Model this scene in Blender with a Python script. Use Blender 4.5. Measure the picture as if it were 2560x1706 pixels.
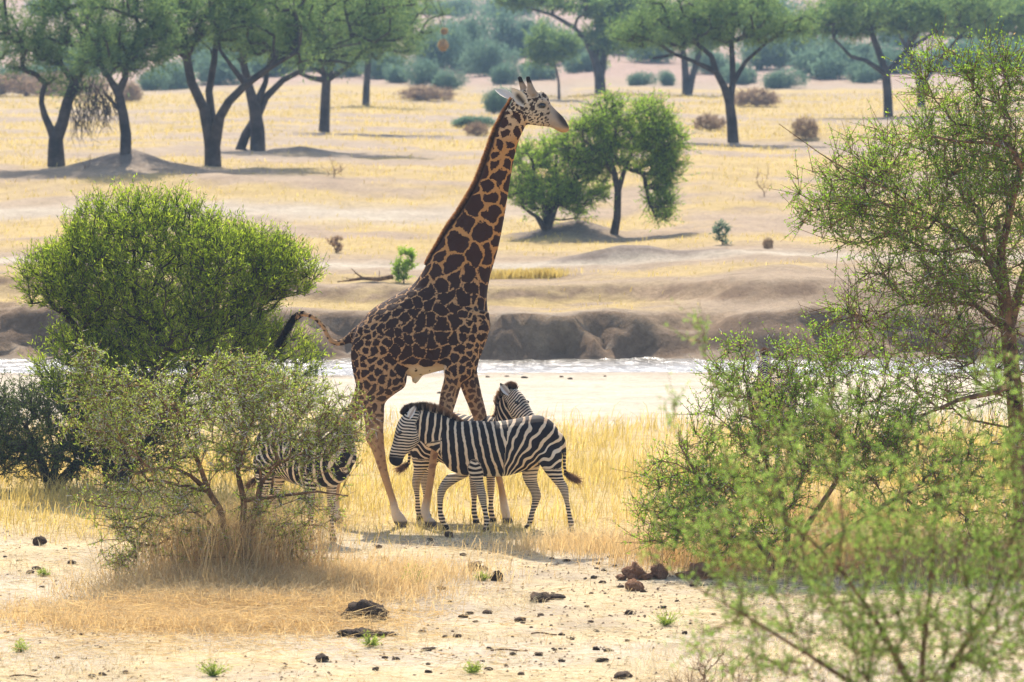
import bpy, math, random
import numpy as np
from mathutils import Vector

# ------------------------------------------------------------------ camera, sky, sun, exposure
for o in list(bpy.data.objects):
    bpy.data.objects.remove(o, do_unlink=True)
sc = bpy.context.scene
COL = sc.collection
FPX = 200.0 / 36.0 * 2560.0            # focal length in photo pixels
CAMZ = 6.0
HORIZON = 27.2                         # photo row of the horizon
PITCH = math.atan((853.0 - HORIZON) / FPX)
cam_d = bpy.data.cameras.new('camera')
cam = bpy.data.objects.new('camera', cam_d)
COL.objects.link(cam)
cam.location = (0, 0, CAMZ)
cam.rotation_euler = (math.pi / 2 - PITCH, 0, 0)
cam_d.lens = 200
cam_d.sensor_width = 36
cam_d.clip_start = 0.5
cam_d.clip_end = 8000
cam_d.dof.use_dof = True
cam_d.dof.focus_distance = 65.6
cam_d.dof.aperture_fstop = 4.6
sc.camera = cam

SUN_EL, SUN_AZ = 47.0, -5.0            # degrees; azimuth from straight ahead (+Y) towards the right
world = bpy.data.worlds.new('World')
sc.world = world
world.use_nodes = True
wn = world.node_tree.nodes
wl = world.node_tree.links
wn.clear()
sky = wn.new('ShaderNodeTexSky')
sky.sky_type = 'NISHITA'
sky.sun_disc = False
sky.sun_elevation = math.radians(SUN_EL)
sky.sun_rotation = math.radians(SUN_AZ)
sky.dust_density = 2.0
sky.air_density = 1.0
bg = wn.new('ShaderNodeBackground')
bg.inputs['Strength'].default_value = 0.15
wo = wn.new('ShaderNodeOutputWorld')
wl.new(sky.outputs[0], bg.inputs[0])
wl.new(bg.outputs[0], wo.inputs[0])

sun_d = bpy.data.lights.new('sun', 'SUN')
sun_d.energy = 5.0
sun_d.angle = math.radians(0.55)
sun_d.color = (1.0, 0.93, 0.82)
sun = bpy.data.objects.new('sun', sun_d)
COL.objects.link(sun)
el, az = math.radians(SUN_EL), math.radians(SUN_AZ)
to_sun = Vector((math.sin(az) * math.cos(el), math.cos(az) * math.cos(el), math.sin(el)))
sun.rotation_euler = to_sun.to_track_quat('Z', 'Y').to_euler()

sc.view_settings.view_transform = 'Standard'
sc.view_settings.look = 'None'
sc.view_settings.exposure = 1.0
sc.view_settings.gamma = 1.0
cy = sc.cycles
cy.use_denoising = True
cy.use_adaptive_sampling = True
cy.adaptive_threshold = 0.02
cy.max_bounces = 9
cy.diffuse_bounces = 4
cy.glossy_bounces = 2
cy.transmission_bounces = 6
cy.transparent_max_bounces = 4
cy.volume_bounces = 0
cy.sample_clamp_indirect = 6
cy.sample_clamp_direct = 12
cy.caustics_reflective = False
cy.caustics_refractive = False

rng = np.random.default_rng(7)
random.seed(7)

# ------------------------------------------------------------------ helpers
def W(px, py, D):
    """photo pixel (2353-wide display scale) + depth -> world point"""
    a = (px * 1.088 - 1280.0) / FPX
    b = (853.0 - py * 1.088) / FPX
    cp, sp = math.cos(PITCH), math.sin(PITCH)
    dy = cp + b * sp
    t = D / dy
    return np.array([a * t, D, CAMZ + t * (-sp + b * cp)])

def sm(a, b, x):
    t = np.clip((x - a) / (b - a), 0, 1)
    return t * t * (3 - 2 * t)

_tab = np.random.default_rng(3).random((256, 256))
def vnoise(x, y):
    x = np.asarray(x, float); y = np.asarray(y, float)
    xi = np.floor(x).astype(int); yi = np.floor(y).astype(int)
    fx = x - xi; fy = y - yi
    fx = fx * fx * (3 - 2 * fx); fy = fy * fy * (3 - 2 * fy)
    a = _tab[xi & 255, yi & 255]; b = _tab[(xi + 1) & 255, yi & 255]
    c = _tab[xi & 255, (yi + 1) & 255]; d = _tab[(xi + 1) & 255, (yi + 1) & 255]
    return (a * (1 - fx) + b * fx) * (1 - fy) + (c * (1 - fx) + d * fx) * fy
def fbm(x, y, o=4):
    s = 0; a = .5; t = 0
    for i in range(o):
        s = s + a * vnoise(x * 2 ** i + 17.3 * i, y * 2 ** i + 9.1 * i); t += a; a *= .5
    return s / t

MOUNDS = [  # display px x, y of foot, depth, radius x, radius y, height
    (292, 392, 163.0, 1.35, 1.8, 0.50), (1318, 548, 138.5, 1.15, 1.3, 0.40), (1255, 552, 138.0, 1.0, 1.0, 0.10),
    (690, 352, 177.0, .8, 1.2, 0.24), (1340, 618, 124.3, 0.85, 0.5, 0.20), (1425, 612, 124.6, 0.65, 0.6, 0.27), (1500, 614, 124.6, 0.75, 0.55, 0.22),
    (1600, 616, 124.4, 0.9, 0.4, 0.12), (1900, 330, 188.0, 2.4, 2.5, 0.35), (700, 430, 157.0, 2.0, 2.0, 0.12), (470, 425, 158.0, 2.0, 2.0, 0.18), (960, 430, 157.0, 2.0, 2.0, 0.12)]
def H(x, y):
    x = np.asarray(x, float); y = np.asarray(y, float)
    z = 0.05 * (fbm(x / 3, y / 3) - .5) + 0.03 * (fbm(x / .8 + 40, y / .8, 3) - .5) * sm(30, 60, y)
    r = np.clip((47 - y) * .105, 0, 3.6)
    z = z + r
    z = z - .72 * sm(76, 105.5, y)
    z = z - .45 * np.exp(-((y - 108.2) / 1.3) ** 2)
    n1 = fbm(x / 3.5 + 5, y * 0 + 3.3, 4) - .5
    n2 = fbm(x / 5.0 + 31, y * 0 + 8.8, 4) - .5
    nf = fbm(x / .9 + 11, y / 1.1, 4) - .5
    yb = 110.0 + 3.2 * n1 + 1.3 * nf
    nv = fbm(x / .22 + 70, y / .6 + 3, 3) - .5
    yb = yb + .45 * nv
    right = sm(2.4, 5.0, x)
    gap = np.exp(-((x - 3.6) / 1.1) ** 2)
    wid = 1.05 + 1.2 * gap + .35 * right + .8 * np.clip(n2, 0, 1)
    tb = np.clip((y - yb) / wid, 0, 1)
    z = z + (.87 + .35 * n2 + .18 * nf) * np.clip(sm(0, 1, tb) ** .8 + (.05 + .10 * nf) * np.sin(tb * 18.8 + 9 * n1) * 4 * tb * (1 - tb), 0, 1.05)
    y2 = 114.3 + 2.2 * n2 - 2.6 * right + 1.0 * nf + .3 * nv
    z = z + (.36 + .12 * right) * sm(0, 1, (y - y2) / (1.4 + .4 * right))
    far = sm(118, 150, y)
    z = z + far * (.28 * (fbm(x / 16 + 3, y / 22 + 6, 3) - .5) + .10 * (fbm(x / 4, y / 6, 3) - .5))
    z = z + 1.0 * sm(139, 167, y) + .12 * sm(190, 300, y)
    hill = np.clip(y - 322 - 30 * (fbm(x / 90, x * 0 + 2.5) - .5), 0, None)
    z = z + hill * .026 + np.clip(y - 520, 0, None) * .05
    z = z + sm(340, 600, y) * 5 * (fbm(x / 70 + 9, y / 70 + 4, 4) - .5)
    for (px, py, D, rx, ry, hh) in MOUNDS:
        cx = W(px, py, D)[0]
        q = ((x - cx) / rx) ** 2 + ((y - D) / ry) ** 2
        q = q * (1 + .6 * (fbm(x / .9 + px, y / .9, 3) - .5))
        z = z + hh * np.exp(-q * 1.2)
    return z
def Hs(x, y):
    return float(H(np.array([x]), np.array([y]))[0])
def G(px, py, d0=40.0, d1=900.0):
    """ground point seen at a display pixel"""
    a = (px * 1.088 - 1280.0) / FPX
    b = (853.0 - py * 1.088) / FPX
    cp, sp = math.cos(PITCH), math.sin(PITCH)
    dy = cp + b * sp
    D = np.arange(d0, d1, .1)
    X = a / dy * D
    Z = CAMZ + (-sp + b * cp) / dy * D
    hz = H(X, D)
    i = np.argmax(Z <= hz)
    if Z[i] > hz[i]:
        i = len(D) - 1
    return np.array([X[i], D[i], hz[i]])

def new_mesh(name, verts, quads=None, tris=None, smooth=False, attrs=None):
    me = bpy.data.meshes.new(name)
    verts = np.asarray(verts, np.float32)
    me.vertices.add(len(verts))
    me.vertices.foreach_set('co', verts.ravel())
    ls, li = [], []
    off = 0
    if quads is not None and len(quads):
        q = np.asarray(quads, np.int32); li.append(q.ravel()); ls.append(off + np.arange(len(q)) * 4); off += q.size
    if tris is not None and len(tris):
        t = np.asarray(tris, np.int32); li.append(t.ravel()); ls.append(off + np.arange(len(t)) * 3); off += t.size
    li = np.concatenate(li).astype(np.int32); ls = np.concatenate(ls).astype(np.int32)
    me.loops.add(len(li)); me.loops.foreach_set('vertex_index', li)
    me.polygons.add(len(ls)); me.polygons.foreach_set('loop_start', ls)
    if smooth:
        me.polygons.foreach_set('use_smooth', np.ones(len(ls), bool))
    me.update(calc_edges=True)
    for k, v in (attrs or {}).items():
        set_attr(me, k, v)
    return me
def set_attr(me, k, v):
    v = np.asarray(v, np.float32)
    if v.ndim == 1:
        a = me.attributes.new(k, 'FLOAT', 'POINT'); a.data.foreach_set('value', v)
    else:
        if v.shape[1] == 3:
            v = np.concatenate([v, np.ones((len(v), 1), np.float32)], 1)
        a = me.attributes.new(k, 'FLOAT_COLOR', 'POINT'); a.data.foreach_set('color', v.ravel())
def obj(name, me, mat=None, parent=None, loc=None):
    o = bpy.data.objects.new(name, me)
    COL.objects.link(o)
    if mat is not None and me is not None and len(me.materials) == 0:
        me.materials.append(mat)
    if parent is not None:
        o.parent = parent
    if loc is not None:
        o.location = [float(c) for c in loc]
    return o
def tag(o, label, cat, group=None, kind=None):
    if label: o['label'] = label
    if cat: o['category'] = cat
    if group: o['group'] = group
    if kind: o['kind'] = kind
    return o
def empty(name, loc, label, cat, group=None):
    e = bpy.data.objects.new(name, None)
    COL.objects.link(e)
    e.empty_display_size = .2
    e.location = [float(c) for c in loc]
    return tag(e, label, cat, group)

class Geo:
    def __init__(s):
        s.v = []; s.q = []; s.t = []; s.n = 0; s.a = {}
    def add(s, v, q=None, t=None, **at):
        v = np.asarray(v, float).reshape(-1, 3)
        if q is not None and len(q): s.q.append(np.asarray(q) + s.n)
        if t is not None and len(t): s.t.append(np.asarray(t) + s.n)
        s.v.append(v); s.n += len(v)
        for k, x in at.items():
            s.a.setdefault(k, []).append(np.broadcast_to(np.asarray(x, float), (len(v),)) if np.ndim(x) < 2 else np.asarray(x, float))
    def mesh(s, name, smooth=False):
        return new_mesh(name, np.concatenate(s.v), np.concatenate(s.q) if s.q else None, np.concatenate(s.t) if s.t else None, smooth,
                        {k: np.concatenate(x) for k, x in s.a.items()})

def norm(v):
    return v / np.maximum(np.linalg.norm(v, axis=-1, keepdims=True), 1e-9)
def perp(d):
    ref = np.where(np.abs(d[:, 2:3]) < .9, np.array([[0, 0, 1.]]), np.array([[1., 0, 0]]))
    a = norm(np.cross(d, ref)); b = np.cross(d, a)
    return a, b
def tubes(g, P0, P1, r0, r1, n=5, **at):
    P0 = np.asarray(P0, float); P1 = np.asarray(P1, float)
    if len(P0) == 0: return
    d = norm(P1 - P0); a, b = perp(d)
    th = np.arange(n) / n * 2 * math.pi
    ring = a[:, None, :] * np.cos(th)[None, :, None] + b[:, None, :] * np.sin(th)[None, :, None]
    V0 = P0[:, None, :] + ring * np.asarray(r0)[:, None, None]
    V1 = P1[:, None, :] + ring * np.asarray(r1)[:, None, None]
    V = np.concatenate([V0, V1], 1).reshape(-1, 3)
    i = np.arange(n); j = (i + 1) % n
    f = np.stack([i, j, j + n, i + n], 1)
    F = (f[None] + (np.arange(len(P0)) * 2 * n)[:, None, None]).reshape(-1, 4)
    g.add(V, q=F, **{k: np.repeat(np.broadcast_to(x, (len(P0),)), 2 * n) for k, x in at.items()})
def blades(g, P, d, L, w, tint, side=None, r=rng):
    """rhombic leaves: base P, direction d, length L, width w"""
    n = len(P)
    if side is None:
        side = norm(np.cross(d, r.normal(size=(n, 3))))
    L = np.broadcast_to(L, (n,))[:, None]; w = np.broadcast_to(w, (n,))[:, None]
    V = np.stack([P, P + d * L * .45 + side * w * .5, P + d * L, P + d * L * .45 - side * w * .5], 1).reshape(-1, 3)
    F = np.arange(n * 4).reshape(n, 4)
    g.add(V, q=F, tint=np.repeat(np.broadcast_to(tint, (n,)), 4))
def grass(g, P, h, lean, w, tint, droop=.35, r=rng):
    """bent two-segment grass blades"""
    n = len(P)
    h = np.broadcast_to(h, (n,))[:, None]; w = np.broadcast_to(w, (n,))[:, None]
    ang = r.random(n) * math.pi
    side = np.stack([np.cos(ang), np.sin(ang), np.zeros(n)], 1)
    up = np.array([[0, 0, 1.]])
    M = P + up * h * .6 + lean * h * .35
    T = P + up * h * (1 - droop * .3) + lean * h * (.8 + droop)
    V = np.stack([P - side * w * .5, P + side * w * .5, M + side * w * .42, M - side * w * .42, T], 1).reshape(-1, 3)
    o = (np.arange(n) * 5)[:, None]
    q = np.array([[0, 1, 2, 3]]) + o; t = np.array([[3, 2, 4]]) + o
    g.add(V, q=q, t=t, tint=np.repeat(np.broadcast_to(tint, (n,)), 5))
def rdir(n, r=rng):
    return norm(r.normal(size=(n, 3)))

# ------------------------------------------------------------------ materials
def mat_new(name):
    m = bpy.data.materials.new(name); m.use_nodes = True
    nt = m.node_tree; nt.nodes.clear()
    out = nt.nodes.new('ShaderNodeOutputMaterial')
    return m, nt, out
def N(nt, t, **kw):
    n = nt.nodes.new(t)
    for k, v in kw.items(): setattr(n, k, v)
    return n
def attr(nt, name):
    return N(nt, 'ShaderNodeAttribute', attribute_name=name)
def noise(nt, scale, detail=3, rough=.6, coord='Object'):
    tc = N(nt, 'ShaderNodeTexCoord'); nz = N(nt, 'ShaderNodeTexNoise')
    nz.inputs['Scale'].default_value = scale; nz.inputs['Detail'].default_value = detail; nz.inputs['Roughness'].default_value = rough
    nt.links.new(tc.outputs[coord], nz.inputs['Vector'])
    return nz
def mixc(nt, fac, a, b, blend='MIX'):
    m = N(nt, 'ShaderNodeMix', data_type='RGBA', blend_type=blend)
    for sock, val in ((m.inputs[0], fac), (m.inputs[6], a), (m.inputs[7], b)):
        if isinstance(val, bpy.types.NodeSocket): nt.links.new(val, sock)
        elif isinstance(val, tuple): sock.default_value = (*val, 1)
        else: sock.default_value = val
    return m.outputs[2]
def mth(nt, op, a, b=None, clamp=False):
    m = N(nt, 'ShaderNodeMath', operation=op, use_clamp=clamp)
    for i, val in enumerate((a, b)):
        if val is None: continue
        if isinstance(val, bpy.types.NodeSocket): nt.links.new(val, m.inputs[i])
        else: m.inputs[i].default_value = val
    return m.outputs[0]
def ramp(nt, fac, lo, hi):
    r = N(nt, 'ShaderNodeMapRange', interpolation_type='SMOOTHSTEP')
    nt.links.new(fac, r.inputs[0])
    for i, v in ((1, lo), (2, hi)):
        if isinstance(v, bpy.types.NodeSocket): nt.links.new(v, r.inputs[i])
        else: r.inputs[i].default_value = v
    return r.outputs[0]
def bsdf(nt, out, col, rough=.8, spec=.2, bump=None, bstr=.3, bdist=.02, sheen=0):
    p = N(nt, 'ShaderNodeBsdfPrincipled')
    if isinstance(col, tuple): p.inputs['Base Color'].default_value = (*col, 1)
    else: nt.links.new(col, p.inputs['Base Color'])
    p.inputs['Roughness'].default_value = rough
    p.inputs['Specular IOR Level'].default_value = spec
    if sheen: p.inputs['Sheen Weight'].default_value = sheen; p.inputs['Sheen Roughness'].default_value = .4
    if bump is not None:
        b = N(nt, 'ShaderNodeBump'); b.inputs['Strength'].default_value = bstr; b.inputs['Distance'].default_value = bdist
        nt.links.new(bump, b.inputs['Height']); nt.links.new(b.outputs[0], p.inputs['Normal'])
    nt.links.new(p.outputs[0], out.inputs['Surface'])
    return p
def leaf_mat(name, c0, c1, trans=.45, tcol=None, c2=None):
    m, nt, out = mat_new(name)
    t = attr(nt, 'tint').outputs['Fac']
    c = mixc(nt, t, c0, c1)
    if c2 is not None:   # dead, straw-coloured leaves for the top of the tint range
        c = mixc(nt, ramp(nt, t, .86, .9), c, c2)
    df = N(nt, 'ShaderNodeBsdfDiffuse'); tr = N(nt, 'ShaderNodeBsdfTranslucent'); mx = N(nt, 'ShaderNodeMixShader')
    nt.links.new(c, df.inputs[0])
    if tcol: tc = mixc(nt, 1.0, c, tcol, 'MULTIPLY')
    else: tc = c
    nt.links.new(tc, tr.inputs[0])
    mx.inputs[0].default_value = trans
    nt.links.new(df.outputs[0], mx.inputs[1]); nt.links.new(tr.outputs[0], mx.inputs[2]); nt.links.new(mx.outputs[0], out.inputs['Surface'])
    return m
def bark_mat(name, c0, c1, scale=6):
    m, nt, out = mat_new(name)
    nz = noise(nt, scale, 5, .7)
    c = mixc(nt, ramp(nt, nz.outputs['Fac'], .35, .65), c0, c1)
    bsdf(nt, out, c, .9, .15, nz.outputs['Fac'], .6, .03)
    return m

M_BARK = bark_mat('bark_dark', (.035, .027, .022), (.095, .072, .055), 5)
M_BARKB = bark_mat('bark_brown', (.075, .04, .02), (.30, .165, .08), 9)
M_BARKF = bark_mat('bark_far', (.030, .024, .022), (.085, .068, .058), 2)
M_THORN = bark_mat('thorn_pale', (.55, .50, .42), (.75, .7, .6), 30)
M_LEAF = leaf_mat('leaf_bright', (.10, .18, .02), (.47, .58, .07), .58, (1.1, 1.05, .6))
M_LEAFT = leaf_mat('leaf_thorn', (.20, .29, .045), (.47, .58, .12), .55, (1.05, 1.0, .65), (.60, .44, .28))
M_LEAFA = leaf_mat('leaf_acacia', (.15, .29, .03), (.33, .49, .07), .58, (1.1, 1.05, .6), (.40, .30, .17))
M_LEAFM = leaf_mat('leaf_mid', (.16, .28, .045), (.37, .52, .085), .58, (1.1, 1.05, .6))
M_LEAFF = leaf_mat('leaf_far', (.075, .15, .078), (.23, .32, .13), .55, (1.05, 1.0, .6))  # bluish shift paints some distance haze into the crowns' leaf colour
M_LEAFB = leaf_mat('leaf_haze_blue', (.095, .17, .115), (.20, .29, .17), .42)  # distance haze put into the leaf colour as a blue tint
M_DRYB = leaf_mat('dry_twig_leaf', (.32, .21, .13), (.55, .40, .24), .4)
M_GRASS = leaf_mat('dry_grass_gold', (.40, .29, .085), (.74, .60, .24), .45, (1.0, .95, .7))
M_LEAFX = leaf_mat('leaf_pale', (.16, .28, .06), (.38, .55, .15), .58, (1.05, 1.0, .7), (.45, .36, .24))
M_LEAFD = leaf_mat('leaf_dull', (.07, .105, .03), (.17, .20, .06), .4, None, (.20, .14, .09))
M_STRAW = leaf_mat('dry_grass_tan', (.42, .27, .12), (.80, .63, .36), .4, (1.0, .92, .7))
M_LITTER = leaf_mat('straw_litter', (.50, .36, .17), (.86, .72, .46), .25)

# ------------------------------------------------------------------ ground
def lines(parts):
    return np.unique(np.round(np.concatenate(parts), 3))
xd = np.concatenate([np.arange(0, 11, .2), np.arange(11, 24, .5)])
xo = 24 * 1.13 ** np.arange(0, 35)
xl = lines([-xo, -xd, xd, xo])
yl = lines([-300 + np.arange(0, 320, 40), np.arange(20, 46, 1.0), np.arange(46, 108.4, .36), np.arange(108.4, 117, .125), np.arange(117, 118, .25), np.arange(118, 130, .3), np.arange(130, 245, .75), 245 * 1.02 ** np.arange(0, 124)])
XX, YY = np.meshgrid(xl, yl, indexing='ij')
ZZ = H(XX.ravel(), YY.ravel()).reshape(XX.shape)
nx, ny = XX.shape
idx = np.arange(nx * ny).reshape(nx, ny)
GQ = np.stack([idx[:-1, :-1], idx[1:, :-1], idx[1:, 1:], idx[:-1, 1:]], -1).reshape(-1, 4)

def lerp(a, b, t):
    return a + (np.asarray(b)[None] - a) * t[:, None]
def ground_cover(x, y):
    """how much dry grass grows at a point, 0..1"""
    n = fbm(x / 2.2 + 2, y / 2.2 + 5, 4)
    tall = sm(63.5, 66.5, y + 2.5 * (fbm(x / 2.0, y / 2.0 + 33) - .5)) * (1 - sm(79, 87, y + 5 * (fbm(x / 3, y / 3 + 12) - .5)))
    b = sm(111.3, 112.2, y) * (1 - sm(114, 116, y)) * (1 - sm(2, 4, x)) * sm(.35, .5, fbm(x / 2 + 3, y / 1.2, 3))
    b2 = sm(114.5, 116, y) * (1 - sm(119, 122, y)) * sm(.38, .55, fbm(x / 4 + 9, y / 2.5, 3)) * .8
    far = sm(126, 133, y) * sm(.42, .55, fbm(x / 6 + 20, y / 4.5 + 2, 5)) * (1 - track(x, y))
    return np.clip(tall + b + b2 + far, 0, 1) * (1 - sm(318, 335, y))
def track(x, y):
    a = np.exp(-((y - (149 + 2.5 * (fbm(x / 12, x * 0) - .5) + .12 * x)) / 2.6) ** 2) * (1 - sm(-4, 3, x))
    b = np.exp(-((y - (124.0 + .2 * x * sm(0, 6, x) * .3 + 1.2 * (fbm(x / 6, x * 0 + 4) - .5))) / 1.5) ** 2)
    return np.clip(a + b, 0, 1)
x, y = XX.ravel(), YY.ravel()
gx, gy = np.gradient(ZZ, xl, axis=0).ravel(), np.gradient(ZZ, yl, axis=1).ravel()
slope = np.sqrt(gx ** 2 + gy ** 2)
c = np.tile(np.array([[.60, .50, .365]]), (len(x), 1))
c = lerp(c, (.64, .50, .28), .75 * sm(.45, .65, fbm(x / 1.3, y / 1.7 + 8)))
c = lerp(c, (.44, .36, .27), .6 * sm(.56, .72, fbm(x / .9 + 50, y / .9)))
c = lerp(c, (.61, .53, .405), sm(80, 90, y))
c = lerp(c, (.46, .38, .29), sm(103.6, 105.6, y + 2 * (fbm(x / 2, y * 0 + 1) - .5)))
c = lerp(c, (.43, .32, .21), sm(109, 112, y))
c = lerp(c, (.47, .35, .235), sm(122, 135, y))
c = lerp(c, (.47, .365, .26), sm(150, 190, y))
cov = ground_cover(x, y)
c = lerp(c, (.60, .44, .165), cov * .85)
c = lerp(c, (.60, .52, .40), track(x, y) * sm(118, 121, y) * .85)
bank = sm(.22, .5, slope) * sm(107.5, 110, y) * (1 - sm(119, 122, y))
c = lerp(c, (.31, .205, .125), bank)
c = lerp(c, (.50, .35, .21), bank * .75 * sm(.5, .66, fbm(x / .7, y / .5 + 7)))
md = np.zeros(len(x))
for (px, py, D, rx, ry, hh) in MOUNDS[:8]:
    cx = W(px, py, D)[0]
    md = np.maximum(md, np.exp(-(((x - cx) / rx) ** 2 + ((y - D) / ry) ** 2) * .8))
c = lerp(c, (.30, .235, .185), sm(.3, .7, md))  # mounds coloured darker: the shade of their near sides is painted in
c = lerp(c, (.50, .345, .27), sm(318, 345, y))
c = lerp(c, (.36, .27, .19), sm(340, 380, y) * sm(.5, .65, fbm(x / 25, y / 25, 4)) * .7)
c = c * (.60 + .09 * (1 - sm(106, 112, y)))[:, None]
me = new_mesh('ground', np.stack([x, y, ZZ.ravel()], 1), GQ, None, True, {'Col': c})
m, nt, out = mat_new('savanna_soil')
a = attr(nt, 'Col').outputs['Color']
n1 = noise(nt, .9, 6, .65); n2 = noise(nt, 7, 5, .7); n3 = noise(nt, 32, 3, .7)
f = mixc(nt, ramp(nt, n1.outputs['Fac'], .3, .7), (.84, .82, .80), (1.10, 1.10, 1.08))
f2 = mixc(nt, ramp(nt, n2.outputs['Fac'], .32, .66), (.78, .76, .74), (1.08, 1.08, 1.08))
f3 = mixc(nt, ramp(nt, n3.outputs['Fac'], .3, .5), (.70, .66, .62), (1.04, 1.04, 1.04))
cc = mixc(nt, 1., mixc(nt, 1., mixc(nt, 1., a, f, 'MULTIPLY'), f2, 'MULTIPLY'), f3, 'MULTIPLY')
hsum = mth(nt, 'ADD', n2.outputs['Fac'], mth(nt, 'MULTIPLY', n3.outputs['Fac'], .5))
bsdf(nt, out, cc, .95, .1, hsum, .55, .06)
g_o = obj('ground', me, m); g_o['kind'] = 'structure'

# river
m, nt, out = mat_new('river_water')
tc = N(nt, 'ShaderNodeTexCoord'); mp = N(nt, 'ShaderNodeMapping'); mp.inputs['Scale'].default_value = (.8, 1.0, 1)
nz = N(nt, 'ShaderNodeTexNoise'); nz.inputs['Scale'].default_value = 7; nz.inputs['Detail'].default_value = 4; nz.inputs['Roughness'].default_value = .65
nt.links.new(tc.outputs['Object'], mp.inputs[0]); nt.links.new(mp.outputs[0], nz.inputs['Vector'])
p = bsdf(nt, out, (.11, .095, .075), .2, .7, nz.outputs['Fac'], .6, .06)
p.inputs['IOR'].default_value = 1.33
xw = lines([np.arange(-13, 13.01, .085), np.arange(-70, -13, 1.5), np.arange(14, 70, 1.5)])
yw = lines([np.arange(104.6, 105.6, .2), np.arange(105.6, 111.2, .085), np.arange(111.7, 114, .5)])
A, B = np.meshgrid(xw, yw, indexing='ij')
ii = np.arange(A.size).reshape(A.shape)
q = np.stack([ii[:-1, :-1], ii[1:, :-1], ii[1:, 1:], ii[:-1, 1:]], -1).reshape(-1, 4)
wz = -.735 + .075 * (fbm(A * 2.2 + 3, B * 3.0, 3) - .5) + .03 * (fbm(A * 6, B * 7 + 5, 2) - .5)
w_o = obj('river', new_mesh('river', np.stack([A.ravel(), B.ravel(), wz.ravel()], 1), q, None, True), m); w_o['kind'] = 'structure'

# ------------------------------------------------------------------ animal bodies: lofts joined by voxel remesh
def catmull(A, sub):
    A = np.asarray(A, float)
    P = np.concatenate([[2 * A[0] - A[1]], A, [2 * A[-1] - A[-2]]])
    o = []
    for i in range(1, len(P) - 2):
        for t in np.arange(sub) / sub:
            p0, p1, p2, p3 = P[i - 1:i + 3]
            o.append(.5 * (2 * p1 + (p2 - p0) * t + (2 * p0 - 5 * p1 + 4 * p2 - p3) * t * t + (3 * p1 - p0 - 3 * p2 + p3) * t ** 3))
    o.append(A[-1])
    return np.array(o)
def loft(C, A, w, n=20, sub=4, side=None):
    """closed tube: centres C, in-plane half axes A, half widths w along side"""
    S = catmull(np.concatenate([C, A, np.asarray(w, float)[:, None]], 1), sub)
    C, A, w = S[:, :3], S[:, 3:6], S[:, 6]
    if side is None: side = np.array([0, 1., 0])
    side = np.broadcast_to(side, C.shape)
    th = np.arange(n) / n * 2 * math.pi
    V = C[:, None] + A[:, None] * np.cos(th)[None, :, None] + (side * w[:, None])[:, None] * np.sin(th)[None, :, None]
    k = len(C)
    i = np.arange(n); j = (i + 1) % n
    F = np.concatenate([np.stack([i + r * n, j + r * n, j + (r + 1) * n, i + (r + 1) * n], 1) for r in range(k - 1)])
    V = V.reshape(-1, 3)
    c0, c1 = len(V), len(V) + 1
    V = np.concatenate([V, C[:1], C[-1:]])
    T = np.concatenate([np.stack([j, i, np.full(n, c0)], 1), np.stack([i + (k - 1) * n, j + (k - 1) * n, np.full(n, c1)], 1)])
    rad = np.maximum(np.linalg.norm(A, axis=1) * .5 + w * .5, .004)
    return V, F, T, C, rad
def remesh(name, parts, voxel, it=3):
    g = Geo()
    for V, F, T, *_ in parts: g.add(V, q=F, t=T)
    me = g.mesh(name + '_src')
    o = bpy.data.objects.new(name + '_src', me); COL.objects.link(o)
    r = o.modifiers.new('r', 'REMESH'); r.mode = 'VOXEL'; r.voxel_size = voxel; r.adaptivity = 0
    s = o.modifiers.new('s', 'SMOOTH'); s.factor = .5; s.iterations = it
    dg = bpy.context.evaluated_depsgraph_get()
    res = bpy.data.meshes.new_from_object(o.evaluated_get(dg))
    n = len(res.vertices)
    V = np.empty(n * 3, np.float32); res.vertices.foreach_get('co', V)
    lt = np.empty(len(res.polygons), np.int32); res.polygons.foreach_get('loop_total', lt)
    li = np.empty(len(res.loops), np.int32); res.loops.foreach_get('vertex_index', li)
    ls = np.empty(len(res.polygons), np.int32); res.polygons.foreach_get('loop_start', ls)
    Q = li[ls[lt == 4][:, None] + np.arange(4)]
    T = li[ls[lt == 3][:, None] + np.arange(3)] if (lt == 3).any() else None
    bpy.data.objects.remove(o, do_unlink=True); bpy.data.meshes.remove(res); bpy.data.meshes.remove(me)
    return V.reshape(-1, 3).astype(float), Q, T
def classify(V, parts):
    best = np.full(len(V), 1e9); pid = np.zeros(len(V), int); tt = np.zeros(len(V))
    for k, (_, _, _, C, rad) in enumerate(parts):
        for i in range(0, len(V), 20000):
            d = np.linalg.norm(V[i:i + 20000, None] - C[None], axis=2) / rad[None]
            j = d.argmin(1); dm = d[np.arange(len(j)), j]
            b = dm < best[i:i + 20000]
            best[i:i + 20000][b] = dm[b]; pid[i:i + 20000][b] = k; tt[i:i + 20000][b] = j[b] / (len(C) - 1)
    return pid, tt
class Frame:
    """traced pixels -> local metres (x right, z up)"""
    def __init__(s, k, u0, v0): s.k, s.u0, s.v0 = k, u0, v0
    def p(s, uv, y=0.): return np.array([(uv[0] - s.u0) * s.k, y, (s.v0 - uv[1]) * s.k])
    def part(s, st, ys=None, n=20, sub=4, foot=None):
        """st rows: (u,v of one edge, u,v of the other edge, half width[, y])"""
        st = [list(r) for r in st]
        if foot is not None:
            v0 = (st[0][1] + st[0][3]) / 2; vb = (st[-1][1] + st[-1][3]) / 2; f = (foot - v0) / (vb - v0)
            for r in st: r[1] = v0 + (r[1] - v0) * f; r[3] = v0 + (r[3] - v0) * f
        C, A, w = [], [], []
        for r in st:
            y = r[5] if len(r) > 5 else 0.
            a, b = s.p(r[0:2], y), s.p(r[2:4], y)
            C.append((a + b) / 2); A.append((a - b) / 2); w.append(r[4])
        return loft(np.array(C), np.array(A), w, n, sub)
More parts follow.
